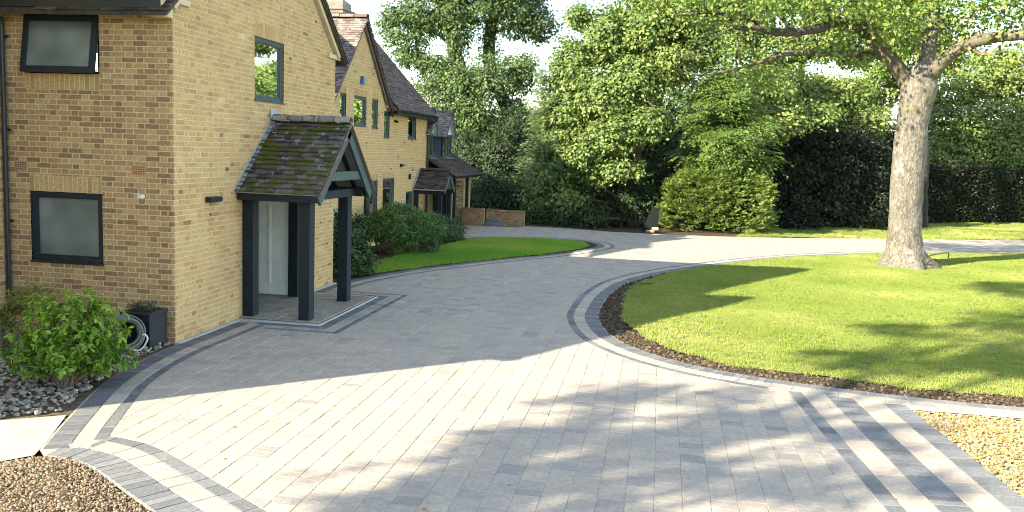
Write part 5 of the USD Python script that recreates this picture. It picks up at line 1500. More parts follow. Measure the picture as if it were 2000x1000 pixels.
lob = [L(1300, -10, TY - 3, 1.6, 1.4, .55), L(1420, 15, TY - 2.6, 1.5, 1.5, .6), L(1500, 5, TY - 2.2, 1.2, 1.3, .5), L(1570, 10, TY - 1.5, 1.2, 1.2, .6), L(1650, 5, TY - 1, 1.0, 1.2, .8),
       L(1740, 30, TY - .5, .9, 1.2, 0.9), L(1775, 75, TY + .5, .8, .9, .55), L(1840, 20, TY, 1.1, 1.2, .8), L(1860, 45, TY + .3, .8, .9, .5), L(1930, 20, TY - .8, 1.2, 1.2, .8), L(1985, 30, TY - 1, .9, 1, .9), L(1600, 95, TY + .3, .9, .7, .3),
       L(1500, 150, TY + .5, 1.2, .8, .35), L(1690, 120, TY + .8, .6, .6, .35), L(1940, 115, TY - .8, 0.8, .7, .25), L(1450, 105, TY + .2, .7, .6, .3)]
up_l = [L(u, v, TY + d, 2.6, 2.6, 1.7) for u, v, d in ((1350, -170, -3.5), (1550, -190, -2), (1740, -220, 0), (1930, -200, -1), (2090, -120, -1.5), (2150, -20, -2), (1650, -330, 0), (1850, -350, .5), (1450, -300, -2), (1750, -330, 3), (1900, -160, 3.5), (1600, -170, 3))]
va = crown(lob, 10500, 0.115, 101, clump=0.38, per=16, shell=(0.2, 1.0), asp=0.8, droop=0.45, up=0.8, fold=0.15)
vb = crown(up_l, 9500, 0.16, 102, clump=0.5, per=20, shell=(0.3, 1.0), asp=0.8, droop=0.4, up=0.8)
v, f, tn = cat(va, vb)
t_s.part('crown', (v, f), 'sycamore_leaf', tone=tn, kind='stuff')
# a black cable looped round the tree's foot
hb = at(1808, 512, Y=15.0)
lp = [(1799, 524, 14.86), (1802, 508, 14.80), (1815, 500, 14.78), (1832, 496, 14.9), (1845, 494, 15.2), (1853, 497, 15.4), (1850, 507, 15.3), (1838, 513, 15.0), (1822, 507, 14.7), (1811, 514, 14.75), (1808, 525, 14.72)]
single('cable_loop', MB().tube(spline([at(u, v, Y=y) for u, v, y in lp], 60), 0.016, 6), 'rubber_look', 'black cable looped round the foot of the spreading tree', 'cable')

# ---- trees at the end of the drive, left to right
tree('oak_tree', 'tall oak with two ivy clad stems standing behind the far house', (0.2, 33, 0),
     [([(-1.9, 33, -.3), (-1.9, 33, 3), tuple(at(890, 110, Y=33)), tuple(at(880, 40, Y=33)), tuple(at(860, -60, Y=33))], 0.5, 0.28), ([(-.2, 33.5, -.3), (-.1, 33.5, 3), tuple(at(955, 110, Y=33.5)), tuple(at(960, 50, Y=33.5)), tuple(at(985, -40, Y=33.5))], 0.45, 0.25)],
     [L(795, 55, 33, 1.5, 1.5, 1.3), L(850, 20, 33, 1.9, 1.9, 1.2), L(910, 10, 32.4, 1.6, 1.6, 1.3), L(890, 60, 32.2, 0.9, 0.9, 0.9), L(1000, 15, 33.5, 1.9, 1.9, 1.5), L(1050, 50, 33.5, 1.0, 1.2, 0.8), L(800, 110, 33, .9, 1, .5), L(850, 125, 33, 1.2, 1.3, .5),
      L(850, 165, 32.5, 1.3, 1.3, .9), L(905, 165, 32, 1.5, 1.3, 1.1), L(965, 150, 32, 1.5, 1.4, 1.1), L(1020, 140, 32.5, 1.0, 1.0, 1.0), L(870, 215, 32, 1.3, 1.2, 1.0), L(930, 220, 31.5, 1.2, 1.2, 1.0), L(900, 270, 31.5, 1.2, 1.2, 1.1), L(770, 30, 33, .7, .8, .5),
      L(955, 80, 32.9, .42, .45, 1.0), L(893, 95, 32.6, .45, .45, .8), L(1010, 220, 33.5, 1.0, 1.0, 1.3), L(960, -50, 33, 3.5, 2.5, 1.6), L(830, -50, 33, 2.5, 2.2, 1.4)],
     66000, 0.15, 'oak_leaf', 201, clump=0.34, per=18, shell=(0.25, 1.0), asp=0.65, tone_mid=0.55)
tree('ivy_tree', 'dark leafy tree in shade behind the low brick wall', (0.2, 27.5, 0), [([(0.0, 27.5, -.3), (0.05, 27.5, 2), (0.1, 27.5, 4)], 0.2, 0.1)],
     [L(930, 330, 27.5, .9, .9, 1.1), L(980, 300, 27, .9, .9, 1.2), L(960, 380, 26, 1.1, .9, .9), L(1005, 385, 26.5, .9, .9, 1.0), L(920, 400, 27, 1.0, .8, .8), L(905, 290, 29, .8, .8, 1.0), L(1010, 250, 28, .7, .7, 1.0)],
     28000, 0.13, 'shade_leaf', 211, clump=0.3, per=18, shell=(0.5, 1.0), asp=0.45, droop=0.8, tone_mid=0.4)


def conifer(name, label, base, top, radii, seed, n_sp, leaf, look, droop=0.5, length=0.7, per=26, lo=0.15, tone_mid=0.55, up=0.1, asp=0.28, width=0.45, gaps=0.0):
    """A conifer: leader, whorls of drooping sprays; radii: radius of the crown at fractions of its height."""
    t = Thing(name, label, 'tree', base)
    base, top = np.asarray(base, float), np.asarray(top, float)
    t.part('trunk', limb([base - [0, 0, .3], (base + top) / 2, top], 0.16, 0.02, 8, seed), 'dark_bark_look', smooth=True)
    r = np.random.default_rng(seed)
    h = lo + (1 - lo) * (1 - r.random(n_sp) ** 0.62) if radii is None else None
    zz = lo + (1 - lo) * r.random(n_sp * 3)
    R = np.interp(zz, np.linspace(lo, 1, len(radii)), radii)
    keep = r.random(len(zz)) < R / max(radii)
    zz, R = zz[keep][:n_sp], R[keep][:n_sp]
    a = r.uniform(0, 2 * np.pi, len(zz))
    if gaps:
        m = meshkit.fbm(np.stack([np.cos(a) * 2.6, np.sin(a) * 2.6, zz * 14], 1) + 31.0, 2, seed + 3) > gaps
        zz, R, a = zz[m], R[m], a[m]
    lump = 1 + 0.75 * (meshkit.fbm(np.stack([np.cos(a) * 2.2, np.sin(a) * 2.2, zz * 11], 1) + seed, 3, seed) - 0.5) * 2
    rr = R * lump * r.uniform(0.5, 1.12, len(zz))
    dirs = np.stack([np.cos(a), np.sin(a), np.full(len(zz), up)], 1)
    o = base + (top - base) * zz[:, None] + dirs * np.maximum(rr - length * 0.6, 0.02)[:, None]
    v, f, tn = sprays(o, dirs + r.normal(0, 0.25, dirs.shape), length, per, leaf, seed, droop=droop, tone_mid=tone_mid, asp=asp, width=width)
    t.part('crown', (v, f), look, tone=tn, kind='stuff')
    return t


conifer('cypress_tree', 'pale blue green cypress with soft upright sprays left of the broad yellowing tree', (2.6, 25.2, 0), at(1072, 135, Y=25.2), [1.1, 1.3, 1.15, 0.95, 0.7, 0.45, 0.1], 221, 1700, 0.12, 'cypress_leaf', droop=0.35, length=0.6, per=24, up=0.5, tone_mid=0.55)
tree('broad_tree', 'broad yellow green tree with branches sweeping to the ground over a dark hollow', (5.6, 25.5, 0), [([(5.6, 25.6, -.3), (5.6, 25.6, 2), (5.7, 25.6, 5), (6.2, 25.6, 8)], 0.3, 0.1)],
     [L(1120, 130, 25.5, .9, 1, 1.3), L(1190, 70, 25.5, 1.0, 1.2, 1.2), L(1260, 60, 25.5, 1.3, 1.4, 1.3), L(1330, 40, 25.8, 1.4, 1.4, 1.2), L(1100, 230, 25, .8, .9, 1.0), L(1170, 190, 24.7, 1.1, 1.0, 1.2), L(1240, 160, 24.7, 1.2, 1.1, 1.1), L(1310, 120, 25, 1.0, 1.0, .9),
      L(1080, 330, 24.6, .75, .7, .9), L(1140, 290, 24.2, .9, .8, 1.0), L(1200, 260, 24, 1.0, .9, .9), L(1260, 240, 24.4, .8, .8, .8), L(1110, 390, 24.2, .7, .6, .6), L(1220, 330, 23.8, .8, .6, .35), L(1050, 390, 24.5, .5, .6, .8), L(1130, 30, 26, .5, .6, .5), L(1370, 90, 26, .9, 1, .9), L(1270, -60, 26, 2.2, 2, 1.3), L(1165, 340, 24.4, .5, .5, .5)],
     78000, 0.14, 'yellow_leaf', 231, clump=0.30, per=20, shell=(0.45, 1.0), asp=0.75, up=0.7, droop=0.5, tone_mid=0.5)
tree('understorey_shrub', 'leggy shrubs darkened for the shade of the hollow under the broad tree', (5.2, 24.8, 0), [([(5.2, 24.8, -.2), (5.2, 24.8, .8), (5.3, 24.8, 1.4)], 0.06, 0.03)],
     [L(1170, 415, 24.3, .6, .4, .45), L(1225, 405, 24.6, .6, .35, .6), L(1260, 385, 25, .6, .35, .8), L(1150, 380, 25, .8, .4, .7), L(1210, 365, 25, .8, .4, .6), L(1050, 420, 24, .6, .5, .5), L(1100, 425, 24, .7, .5, .5), L(1150, 425, 23.6, .5, .4, .35), L(1200, 405, 26, 1.3, .6, 1.0), L(1290, 400, 26.5, .9, .6, 1.1), L(1020, 400, 25.5, .8, .6, .9), L(1250, 350, 27, 1.8, .6, 1.2), L(1330, 330, 27.5, 1.5, .6, 1.5)],
     24000, 0.13, 'shade_leaf', 241, clump=0.3, per=18, shell=(0.2, 1.0), asp=0.5, droop=0.7, catg='shrubs')
conifer('drooping_conifer', 'tall yellow green conifer with layered hanging sprays above the clipped thuja', (9.7, 25.6, 0), at(1400, 95, Y=25.6), [1.2, 1.8, 1.9, 1.7, 1.45, 1.2, 0.9, 0.55, 0.15], 251, 3600, 0.11, 'conifer_leaf', droop=0.5, length=0.7, per=26, lo=0.28, tone_mid=0.55, gaps=0.45, up=0.15, asp=0.45, width=0.75)
# clipped thuja at its foot: upright fans on a rounded block
t_t = Thing('thuja_bush', 'bright green clipped thuja bush with a flat foot at the bend of the drive', 'bush', (8.9, 23.6, 0))
r = np.random.default_rng(261)
cen = (at(1285, 455, Z=0) + at(1500, 452, Z=0)) / 2 + [0, 0.9, 0]
hx = abs(at(1500, 452, Z=0)[0] - at(1285, 455, Z=0)[0]) / 2 * 0.93
n = 2600
th_ = r.uniform(0, 2 * np.pi, n); zz = r.random(n) ** 0.85 * 2.3
bulge = np.interp(zz, [0, 0.4, 1.2, 1.8, 2.3], [0.95, 1.02, 1.0, 0.9, 0.6]) * (1 + 0.26 * (meshkit.fbm(np.stack([np.cos(th_) * 2.6, np.sin(th_) * 2.6, zz * 1.9], 1), 3, 5) - 0.5) * 2)
sq = 1 / np.maximum(np.abs(np.cos(th_)) ** 4 + np.abs(np.sin(th_)) ** 4, 1e-6) ** 0.25
o = np.stack([cen[0] + hx * sq * bulge * np.cos(th_) * r.uniform(0.85, 1.0, n), cen[1] + 1.25 * sq * bulge * np.sin(th_) * r.uniform(0.85, 1.0, n), zz], 1)
dirs = np.stack([np.cos(th_), np.sin(th_), np.full(n, 0.7)], 1) + r.normal(0, 0.42, (n, 3))
v, f, tn = sprays(o, dirs, 0.32, 24, 0.09, 262, droop=0.1, tone_mid=0.72, asp=0.4, width=0.8, face=1.3)
t_t.part('foliage', (v, f), 'conifer_leaf', tone=tn, kind='stuff')
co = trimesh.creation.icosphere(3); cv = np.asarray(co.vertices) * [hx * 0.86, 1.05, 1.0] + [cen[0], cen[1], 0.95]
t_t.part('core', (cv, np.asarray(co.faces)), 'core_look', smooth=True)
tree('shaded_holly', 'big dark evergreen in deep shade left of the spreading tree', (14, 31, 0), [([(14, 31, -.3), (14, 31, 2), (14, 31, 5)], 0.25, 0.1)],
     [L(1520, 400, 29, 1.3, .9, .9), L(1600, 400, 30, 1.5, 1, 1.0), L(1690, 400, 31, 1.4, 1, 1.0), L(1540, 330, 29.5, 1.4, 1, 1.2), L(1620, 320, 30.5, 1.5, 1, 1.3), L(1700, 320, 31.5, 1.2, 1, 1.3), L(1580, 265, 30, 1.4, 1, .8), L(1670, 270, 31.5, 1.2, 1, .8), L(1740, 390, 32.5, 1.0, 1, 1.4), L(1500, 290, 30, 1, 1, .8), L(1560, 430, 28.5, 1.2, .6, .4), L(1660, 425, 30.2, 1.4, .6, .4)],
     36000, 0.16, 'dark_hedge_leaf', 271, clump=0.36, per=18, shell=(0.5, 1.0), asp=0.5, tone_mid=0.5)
tree('lime_tree', 'light green lime tree filling the middle distance behind the spreading tree', (13.5, 35, 0), [([(13.5, 35.2, -.3), (13.5, 35.2, 3), (13.4, 35.2, 6), (13.2, 35.2, 9)], 0.3, 0.12)],
     [L(1440, 60, 35, 1.7, 1.5, 1.2), L(1520, 100, 35, 1.6, 1.5, 1.1), L(1600, 70, 35, 1.6, 1.5, 1.2), L(1680, 90, 36, 1.4, 1.4, 1.2), L(1480, 160, 34, 1.5, 1.3, 1.0), L(1560, 175, 33.5, 1.6, 1.3, 1.0), L(1640, 185, 33.5, 1.5, 1.3, 1.0), L(1720, 170, 35, 1.3, 1.3, 1.2), L(1600, 225, 33, 1.5, 1.1, .6), L(1690, 235, 33.5, 1.2, 1.1, .7), L(1500, 215, 33, 1.0, 1.0, .7), L(1560, -20, 36, 2.6, 2, 1.3), L(1400, 0, 36, 2, 2, 1.2), L(1720, 10, 37, 2, 2, 1.3), L(1455, 190, 26.8, .8, .7, .6), L(1530, 235, 27.5, 1.0, .8, .6), L(1500, 170, 27.5, .9, .8, .6), L(1590, 225, 28.5, 1.0, .8, .5)],
     62000, 0.16, 'yellow_leaf', 281, clump=0.38, per=20, shell=(0.4, 1.0), asp=0.75, up=0.6, tone_mid=0.62)
tree('hedgerow_tree', 'sunlit rounded tree rising behind the dark hedge at the right', (24.5, 46, 0), [([(24.5, 46, -.3), (24.6, 46, 3), (24.8, 46, 7)], 0.3, 0.12)],
     [L(1850, 170, 45, 1.9, 1.6, 1.6), L(1920, 150, 45, 2.0, 1.7, 1.6), L(1990, 150, 45, 2.0, 1.7, 1.9), L(1845, 250, 43.5, 1.6, 1.3, 1.4), L(1910, 240, 43, 1.9, 1.4, 1.5), L(1980, 250, 43, 2.0, 1.4, 1.6), L(1870, 300, 42.5, 1.8, 1.1, 1.0), L(1960, 300, 42.5, 2.0, 1.1, 1.0), L(1840, 310, 42, 1.2, 1.0, .9), L(2010, 310, 42, 1.5, 1, 1), L(2060, 200, 45, 2.5, 2, 3), L(1815, 215, 44, .9, .9, 1.2)],
     46000, 0.17, 'yellow_leaf', 291, clump=0.42, per=20, shell=(0.5, 1.0), asp=0.75, up=0.6, tone_mid=0.6)


def hedge(name, label, a, b, h, w, n, size, look, seed):
    """A trimmed hedge from a to b: leaves over a solid near black core."""
    t = Thing(name, label, 'hedge', (*((np.add(a, b)) / 2), 0))
    a, b = np.asarray(a, float), np.asarray(b, float)
    Lh = np.linalg.norm(b - a); d = (b - a) / Lh; s = np.array([-d[1], d[0]])
    r = np.random.default_rng(seed)
    k = r.random(n); top = k < 0.3
    x = r.uniform(0, Lh, n)
    hh = h * (1 + 0.07 * (meshkit.fbm(np.stack([x * 0.6, x * 0, x * 0], 1), 3, seed) - 0.5) * 2)
    z = np.where(top, hh - np.abs(r.normal(0, 0.07, n)), r.uniform(0, 1, n) * hh)
    y = np.where(top, r.uniform(-w / 2, w / 2, n), np.where(r.random(n) < 0.75, 1, -1) * (w / 2 - np.abs(r.normal(0, 0.10, n)) + 0.12 * (meshkit.fbm(np.stack([x * 1.3, z * 1.3, x * 0], 1), 3, seed + 1) - 0.5) * 2))
    P = np.column_stack([a + x[:, None] * d + y[:, None] * (-s) * (1 if (EYE[:2] - a) @ (-s) > 0 else -1), z])
    out = np.where(top[:, None], [0, 0, 1.0], np.column_stack([np.tile(-s * (1 if (EYE[:2] - a) @ (-s) > 0 else -1), (n, 1)) * np.sign(y)[:, None], np.full(n, 0.3)]))
    N = out + unit(r, n) * 0.8
    D = np.cross(N, unit(r, n)) + out * 0.5
    tt = np.clip(0.5 + 0.5 * (meshkit.fbm(P * 1.5, 3, seed) - 0.5) * 2 + r.normal(0, 0.18, n), 0, 1)
    v, f, tn = leaf_cards(P, D, N, size * r.uniform(0.6, 1.3, n), 0.6, 0.2, tt)
    t.part('foliage', (v, f), look, tone=tn, kind='stuff')
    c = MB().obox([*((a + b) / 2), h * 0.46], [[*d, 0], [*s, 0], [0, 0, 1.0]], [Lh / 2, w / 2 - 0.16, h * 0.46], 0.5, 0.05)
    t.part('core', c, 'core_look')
    return t


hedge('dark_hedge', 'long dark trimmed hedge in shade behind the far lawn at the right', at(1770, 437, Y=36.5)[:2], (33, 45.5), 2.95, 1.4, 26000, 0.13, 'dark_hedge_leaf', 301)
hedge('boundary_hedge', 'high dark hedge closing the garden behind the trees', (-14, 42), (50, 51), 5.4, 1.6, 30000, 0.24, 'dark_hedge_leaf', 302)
t2 = Thing('slim_trunk', 'slimmer tree trunk in shadow just behind the spreading tree', 'tree', (17.3, 33.5, 0))
t2.part('trunk', limb([at(1805, 438, Y=33.5) - [0, 0, .4], at(1803, 380, Y=33.5), at(1806, 300, Y=33.5), at(1800, 180, Y=33.5), at(1790, 60, Y=33.5)], 0.24, 0.12, 10, 5), 'dark_bark_look', smooth=True)
v, f, tn = crown([L(1790, 60, 34, 1.6, 1.5, 1.3), L(1840, 100, 34, 1.1, 1.1, .8), L(1750, 120, 34, 1.0, 1, .7), L(1800, -40, 34, 2.2, 2, 1.4)], 12000, 0.17, 311, clump=0.4, per=18, shell=(0.3, 1), asp=0.75)
t2.part('crown', (v, f), 'sycamore_leaf', tone=tn, kind='stuff')
# trees further off, closing the view under and between the nearer crowns
tree('background_tree', 'distant shaded tree seen through gaps left of the conifer', (6, 50, 0), [([(6, 50, -.3), (6, 50, 3), (6, 50, 6)], 0.3, 0.12)],
     [((2.5, 50, 5.5), (3.2, 2, 2.2)), ((7.5, 50, 6), (3.4, 2, 2.6)), ((12.5, 50, 6.2), (3.4, 2, 2.6)), ((17.5, 51, 6), (3.4, 2, 2.4))], 24000, 0.26, 'oak_leaf', 321, clump=0.5, per=18, shell=(0.4, 1), asp=0.7)
# ---- trees that stand outside the picture, left of and behind the camera: their crowns dapple the drive and the lawn
KX, KY = -SUN_XY[0] / math.tan(SUN_EL) / math.hypot(*SUN_XY), -SUN_XY[1] / math.tan(SUN_EL) / math.hypot(*SUN_XY)
over = lambda x, y, z, rx, ry, rz: ((x - KX * z, y - KY * z, z), (rx, ry, rz))      # the bough whose shade falls at (x, y)
tree('roadside_tree', 'tall tree beyond the left edge whose crown dapples the drive', (-10.5, -19.6, 0), [([(-10.5, -19.6, -.3), (-10.4, -19.5, 4), (-10.1, -19.2, 8), (-9.8, -18.8, 11)], 0.35, 0.15)],
     [over(5.0, -3.5, 9.0, 0.7, 0.35, 0.12), over(5.7, -2.8, 9.5, 0.8, 0.4, 0.12), over(4.4, -4.5, 9.0, 0.6, 0.3, 0.1), over(6.0, -1.8, 10.0, 0.8, 0.3, 0.1), over(6.8, -0.5, 10.5, 0.7, 0.25, 0.08), over(5.5, -3.9, 9.2, 0.7, 0.3, 0.1), over(6.6, -3.2, 9.4, 0.8, 0.4, 0.12), over(7.6, -3.3, 9.5, 1.0, 0.7, 0.18), over(5.9, -4.1, 9.0, 0.8, 0.5, 0.15), over(6.9, -2.3, 10.0, 0.8, 0.5, 0.15), over(7.9, -1.3, 10.0, 0.9, 0.5, 0.15), over(9.3, -1.6, 10.0, 0.9, 0.5, 0.2), over(8.9, -3.0, 9.5, 0.8, 0.4, 0.15),
      over(5.1, -4.7, 9.0, 0.7, 0.4, 0.15), over(6.4, -1.0, 10.5, 0.6, 0.25, 0.08), over(8.2, -0.1, 10.5, 0.8, 0.3, 0.1), over(7.0, -4.7, 9.0, 0.9, 0.4, 0.15), over(9.9, 2.1, 13.0, 1.1, 0.6, 0.25), over(12.4, 2.8, 13.5, 1.5, 1.0, 0.5), over(11.3, 5.0, 14.0, 1.2, 0.6, 0.25), over(14.0, 6.5, 14.5, 1.6, 1.1, 0.4), over(16.0, 11.5, 15.0, 1.6, 1.3, 0.5), over(17.5, 8.0, 15.0, 2, 1.5, .6), over(13.5, 3.8, 13.0, 1.5, 1.0, .4)],
     8800, 0.18, 'sycamore_leaf', 331, clump=0.24, per=16, shell=(0.1, 1.0), asp=0.8)

# ---- shrubs by the far house
def bush(name, label, base, lobes, n, size, look, seed, cat_='shrub', stems=True, **kw):
    t = Thing(name, label, cat_, base)
    r = np.random.default_rng(seed)
    sm = MB()
    for C, R in lobes:
        for q in range(4):
            e = np.asarray(C) + unit(r, 1)[0] * np.asarray(R) * 0.6
            b = np.array([C[0] + r.normal(0, 0.08), C[1] + r.normal(0, 0.08), -0.03])
            sm.add(*limb([b, (b + e) / 2 + r.normal(0, 0.04, 3), e], 0.014, 0.005, 5, q))
    t.part('stems', sm, 'twig_look')
    kw = dict(dict(clump=0.14, per=14, shell=(0.55, 1.0), asp=0.5), **kw)
    v, f, tn = crown(lobes, n, size, seed, cut=lambda P: P[:, 2] > 0.01, **kw)
    t.part('foliage', (v, f), look, tone=tn, kind='stuff')
    return t


bush('laurel_shrub', 'glossy large leaved laurel beside the porch post', (-0.12, 7.4, 0), [((-0.15, 7.4, 0.55), (0.42, 0.5, 0.5)), ((-0.45, 7.2, 0.95), (0.35, 0.5, 0.5)), ((0.05, 7.5, 0.3), (0.32, 0.4, 0.3))], 2600, 0.15, 'laurel_leaf', 401, asp=0.36, droop=0.2, up=0.6, clump=0.12, per=8)
bush('purple_shrub', 'tall dark shrub against the far house wall behind the laurel', (-0.9, 8.6, 0), [((-0.75, 8.5, 0.6), (0.45, 0.6, 0.55)), ((-0.8, 9.2, 0.75), (0.5, 0.6, 0.5))], 3600, 0.09, 'dark_hedge_leaf', 402)
bush('dense_shrub', 'large dense dark green dome shaped shrub in the bed before the far house', (-0.3, 12, 0), [((-0.3, 12.0, 0.85), (0.85, 0.8, 0.48)), ((-0.95, 11.9, 0.7), (0.5, 0.7, 0.42)), ((0.4, 12.3, 0.70), (0.5, 0.7, 0.42)), ((-0.6, 12.6, 0.9), (0.7, 0.6, 0.4)), ((-0.2, 11.6, 0.55), (0.7, 0.5, 0.3))], 17000, 0.068, 'bush_leaf', 403, clump=0.10, up=0.9, shell=(0.7, 1.0), tone_mid=0.5)
bush('dark_shrub', 'low dark glossy shrub at the end of the bed by the forecourt', (0.2, 15.8, 0), [((0.15, 15.8, 0.36), (0.52, 0.6, 0.38)), ((-0.3, 15.2, 0.5), (0.5, 0.6, 0.42))], 5000, 0.075, 'laurel_leaf', 404)
bush('variegated_shrub', 'small rounded silvery variegated shrub at the front of the bed', (0.42, 12.35, 0), [((0.42, 12.35, 0.25), (0.30, 0.28, 0.26))], 2600, 0.055, 'variegated_leaf', 405, clump=0.06)
bush('golden_shrub', 'tiny golden leaved shrub at the lawn edge below the dense shrub', (-0.3, 11.9, 0), [((-0.28, 11.55, 0.10), (0.2, 0.16, 0.12))], 900, 0.05, 'yellow_leaf', 406, clump=0.05)
bush('small_golden_shrub', 'low golden shrub just left of the silvery variegated one', (0.1, 12.1, 0), [((0.02, 12.0, 0.10), (0.2, 0.18, 0.13))], 900, 0.05, 'yellow_leaf', 407, clump=0.05)

# ---- the bright shrub on the pebbles
t_c = Thing('leafy_shrub', 'bright green shrub with whorled leaves spreading over the pebble bed at the house corner', 'shrub', (0.05, -2.3, 0))
r = np.random.default_rng(501)
b0 = np.array([0.10, -2.45, 0.0])
st = MB()
tips = []
for k in range(150):
    ang_ = r.uniform(0, 2 * np.pi)
    el = r.uniform(0.0, 1.0)
    rx = 0.80 * math.sqrt(1 - el ** 2 * 0.75) * r.uniform(0.5, 1.02)
    e = np.array([0.02 + rx * math.cos(ang_), -2.25 + rx * 0.72 * math.sin(ang_), 0.22 + 0.86 * el * r.uniform(0.8, 1.08)])
    mid = b0 * 0.45 + e * 0.55 + [0, 0, 0.10] + r.normal(0, 0.03, 3)
    st.add(*limb([b0 + r.normal(0, 0.04, 3) * [1, 1, 0], mid, e], 0.010, 0.004, 5, k, n=8))
    tips.append((e, e - mid))
    for q in (0.55, 0.75, 0.9):
        p = b0 * (1 - q) ** 2 + 2 * mid * q * (1 - q) + e * q * q
        tips.append((p + r.normal(0, 0.03, 3), (e - mid) + r.normal(0, 0.3, 3)))
t_c.part('stems', st, 'twig_look')
leaf_list = []
for (e, d) in tips:
    d = d / np.linalg.norm(d)
    a1 = np.cross(d, [0.3, 0.2, 0.9]); a1 /= np.linalg.norm(a1); a2 = np.cross(d, a1)
    ct = np.clip(0.35 + 0.5 * (e[2] / 1.1) + r.normal(0, 0.13), 0, 1)
    for q in range(int(r.integers(6, 10))):
        w = r.uniform(0, 2 * np.pi)
        ax = a1 * math.cos(w) + a2 * math.sin(w)
        D = ax * 1.0 + d * r.uniform(0.0, 0.5) + np.array([0, 0, -0.35])
        N = d * 1.0 + np.array([0, 0, 0.7]) + r.normal(0, 0.2, 3)
        leaf_list.append((e + r.normal(0, 0.012, 3), D, N, r.uniform(0.055, 0.105), np.clip(ct + r.normal(0, 0.13), 0, 1)))


def big_leaf(p, D, N, s, t):
    """A bent obovate leaf of a few triangles with a midrib fold."""
    D = D / np.linalg.norm(D); S = np.cross(D, N); S /= np.linalg.norm(S); M = np.cross(S, D)
    xs, ws, hs = [0.0, 0.3, 0.62, 0.85, 1.0], [0.02, 0.16, 0.23, 0.17, 0.0], [0.0, 0.04, 0.02, -0.05, -0.12]
    v = []
    for x, w, h in zip(xs, ws, hs):
        c = p + D * x * s + M * h * s
        v += [c + S * w * s + M * w * s * 0.35, c, c - S * w * s + M * w * s * 0.35]
    f = []
    for k in range(4):
        a = 3 * k
        f += [[a, a + 1, a + 4], [a, a + 4, a + 3], [a + 1, a + 2, a + 5], [a + 1, a + 5, a + 4]]
    return np.array(v), np.array(f), np.full(len(v), t)


pcs = []
for (p, D, N, s, t) in leaf_list:
    Nn = np.asarray(N) / np.linalg.norm(N)
    if Nn @ (EYE - p) < 0:
        Nn = -Nn * 1.0
    def fill(mb, a=(p, D, N, s, t)):
        mb.add(*big_leaf(*a))
    pcs.append((p, Nn * s * s * 0.3 * (1 if p[1] < -2.2 else 0.5), fill))
emit(t_c, 'leaf', 'leaves', pcs, 'choisya_leaf', 300)
# ---- low feathery maple at the left edge
t_m = Thing('feathery_maple', 'low feathery shrub with arching green and orange fronds at the left edge', 'shrub', (-2.0, -0.9, 0))
r = np.random.default_rng(511)
sm, parts_ = MB(), []
for k in range(26):
    b = np.array([-2.0 + r.normal(0, 0.05), -0.9 + r.normal(0, 0.05), 0])
    a_ = r.uniform(-0.9, 1.2)
    e = b + np.array([math.cos(a_) * r.uniform(0.25, 0.85), -abs(math.sin(a_)) * 0.4 * r.choice([-1, 1]), r.uniform(0.35, 0.85)])
    mid = (b + e) / 2 + [0, 0, 0.28]
    Q = spline([b, mid, e, e + (e - mid) * 0.35 + [0, 0, -0.12]], 14)
    sm.add(*tube(Q, np.linspace(0.012, 0.003, 14), 5))
    n_ = 70
    s_ = r.uniform(0.35, 1, n_)
    P = np.stack([np.interp(s_, np.linspace(0, 1, 14), Q[:, i]) for i in range(3)], 1) + r.normal(0, 0.03, (n_, 3))
    D = r.normal(size=(n_, 3)) + (e - b) * 0.8 + [0, 0, -0.4]
    parts_.append(leaf_cards(P, D, np.array([0, 0, 1.0]) + r.normal(0, 0.3, (n_, 3)), r.uniform(0.04, 0.08, n_), 0.35, 0.1, np.clip(r.uniform(0.1, 0.6) + r.normal(0, 0.12, n_) + 0.3 * (s_ - 0.5), 0, 1)))
t_m.part('stems', sm, 'twig_look')
v, f, tn = cat(*parts_)
t_m.part('fronds', (v, f), 'maple_leaf', tone=tn, kind='stuff')
# ================================================================== small objects
t_pl = Thing('planter', 'square black planter with low herbs against the house wall near the corner', 'planter', (-0.4, -0.24, 0))
px0, px1, py_0, py_1, ph = -0.52, -0.10, -0.46, -0.04, 0.50
m = MB()
m.box((px0, py_0, 0.0), (px1, py_0 + 0.03, ph - 0.045), ch=0.004).box((px0, py_1 - 0.03, 0.0), (px1, py_1, ph - 0.045), ch=0.004)
m.box((px0, py_0 + 0.031, 0.0), (px0 + 0.03, py_1 - 0.031, ph - 0.045), ch=0.004).box((px1 - 0.03, py_0 + 0.031, 0.0), (px1, py_1 - 0.031, ph - 0.045), ch=0.004)
t_pl.part('box', m, 'plastic_black_look')
m = MB()
o_ = 0.018
m.box((px0 - o_, py_0 - o_, ph - 0.044), (px1 + o_, py_0 + 0.035, ph), ch=0.006).box((px0 - o_, py_1 - 0.035, ph - 0.044), (px1 + o_, py_1 + o_, ph), ch=0.006)
m.box((px0 - o_, py_0 + 0.036, ph - 0.044), (px0 + 0.035, py_1 - 0.036, ph), ch=0.006).box((px1 - 0.035, py_0 + 0.036, ph - 0.044), (px1 + o_, py_1 - 0.036, ph), ch=0.006)
t_pl.part('rim', m, 'plastic_black_look')
t_pl.part('compost', MB().box((px0 + 0.032, py_0 + 0.032, 0.3), (px1 - 0.032, py_1 - 0.032, ph - 0.03)), 'soil_look', tone=0.1)
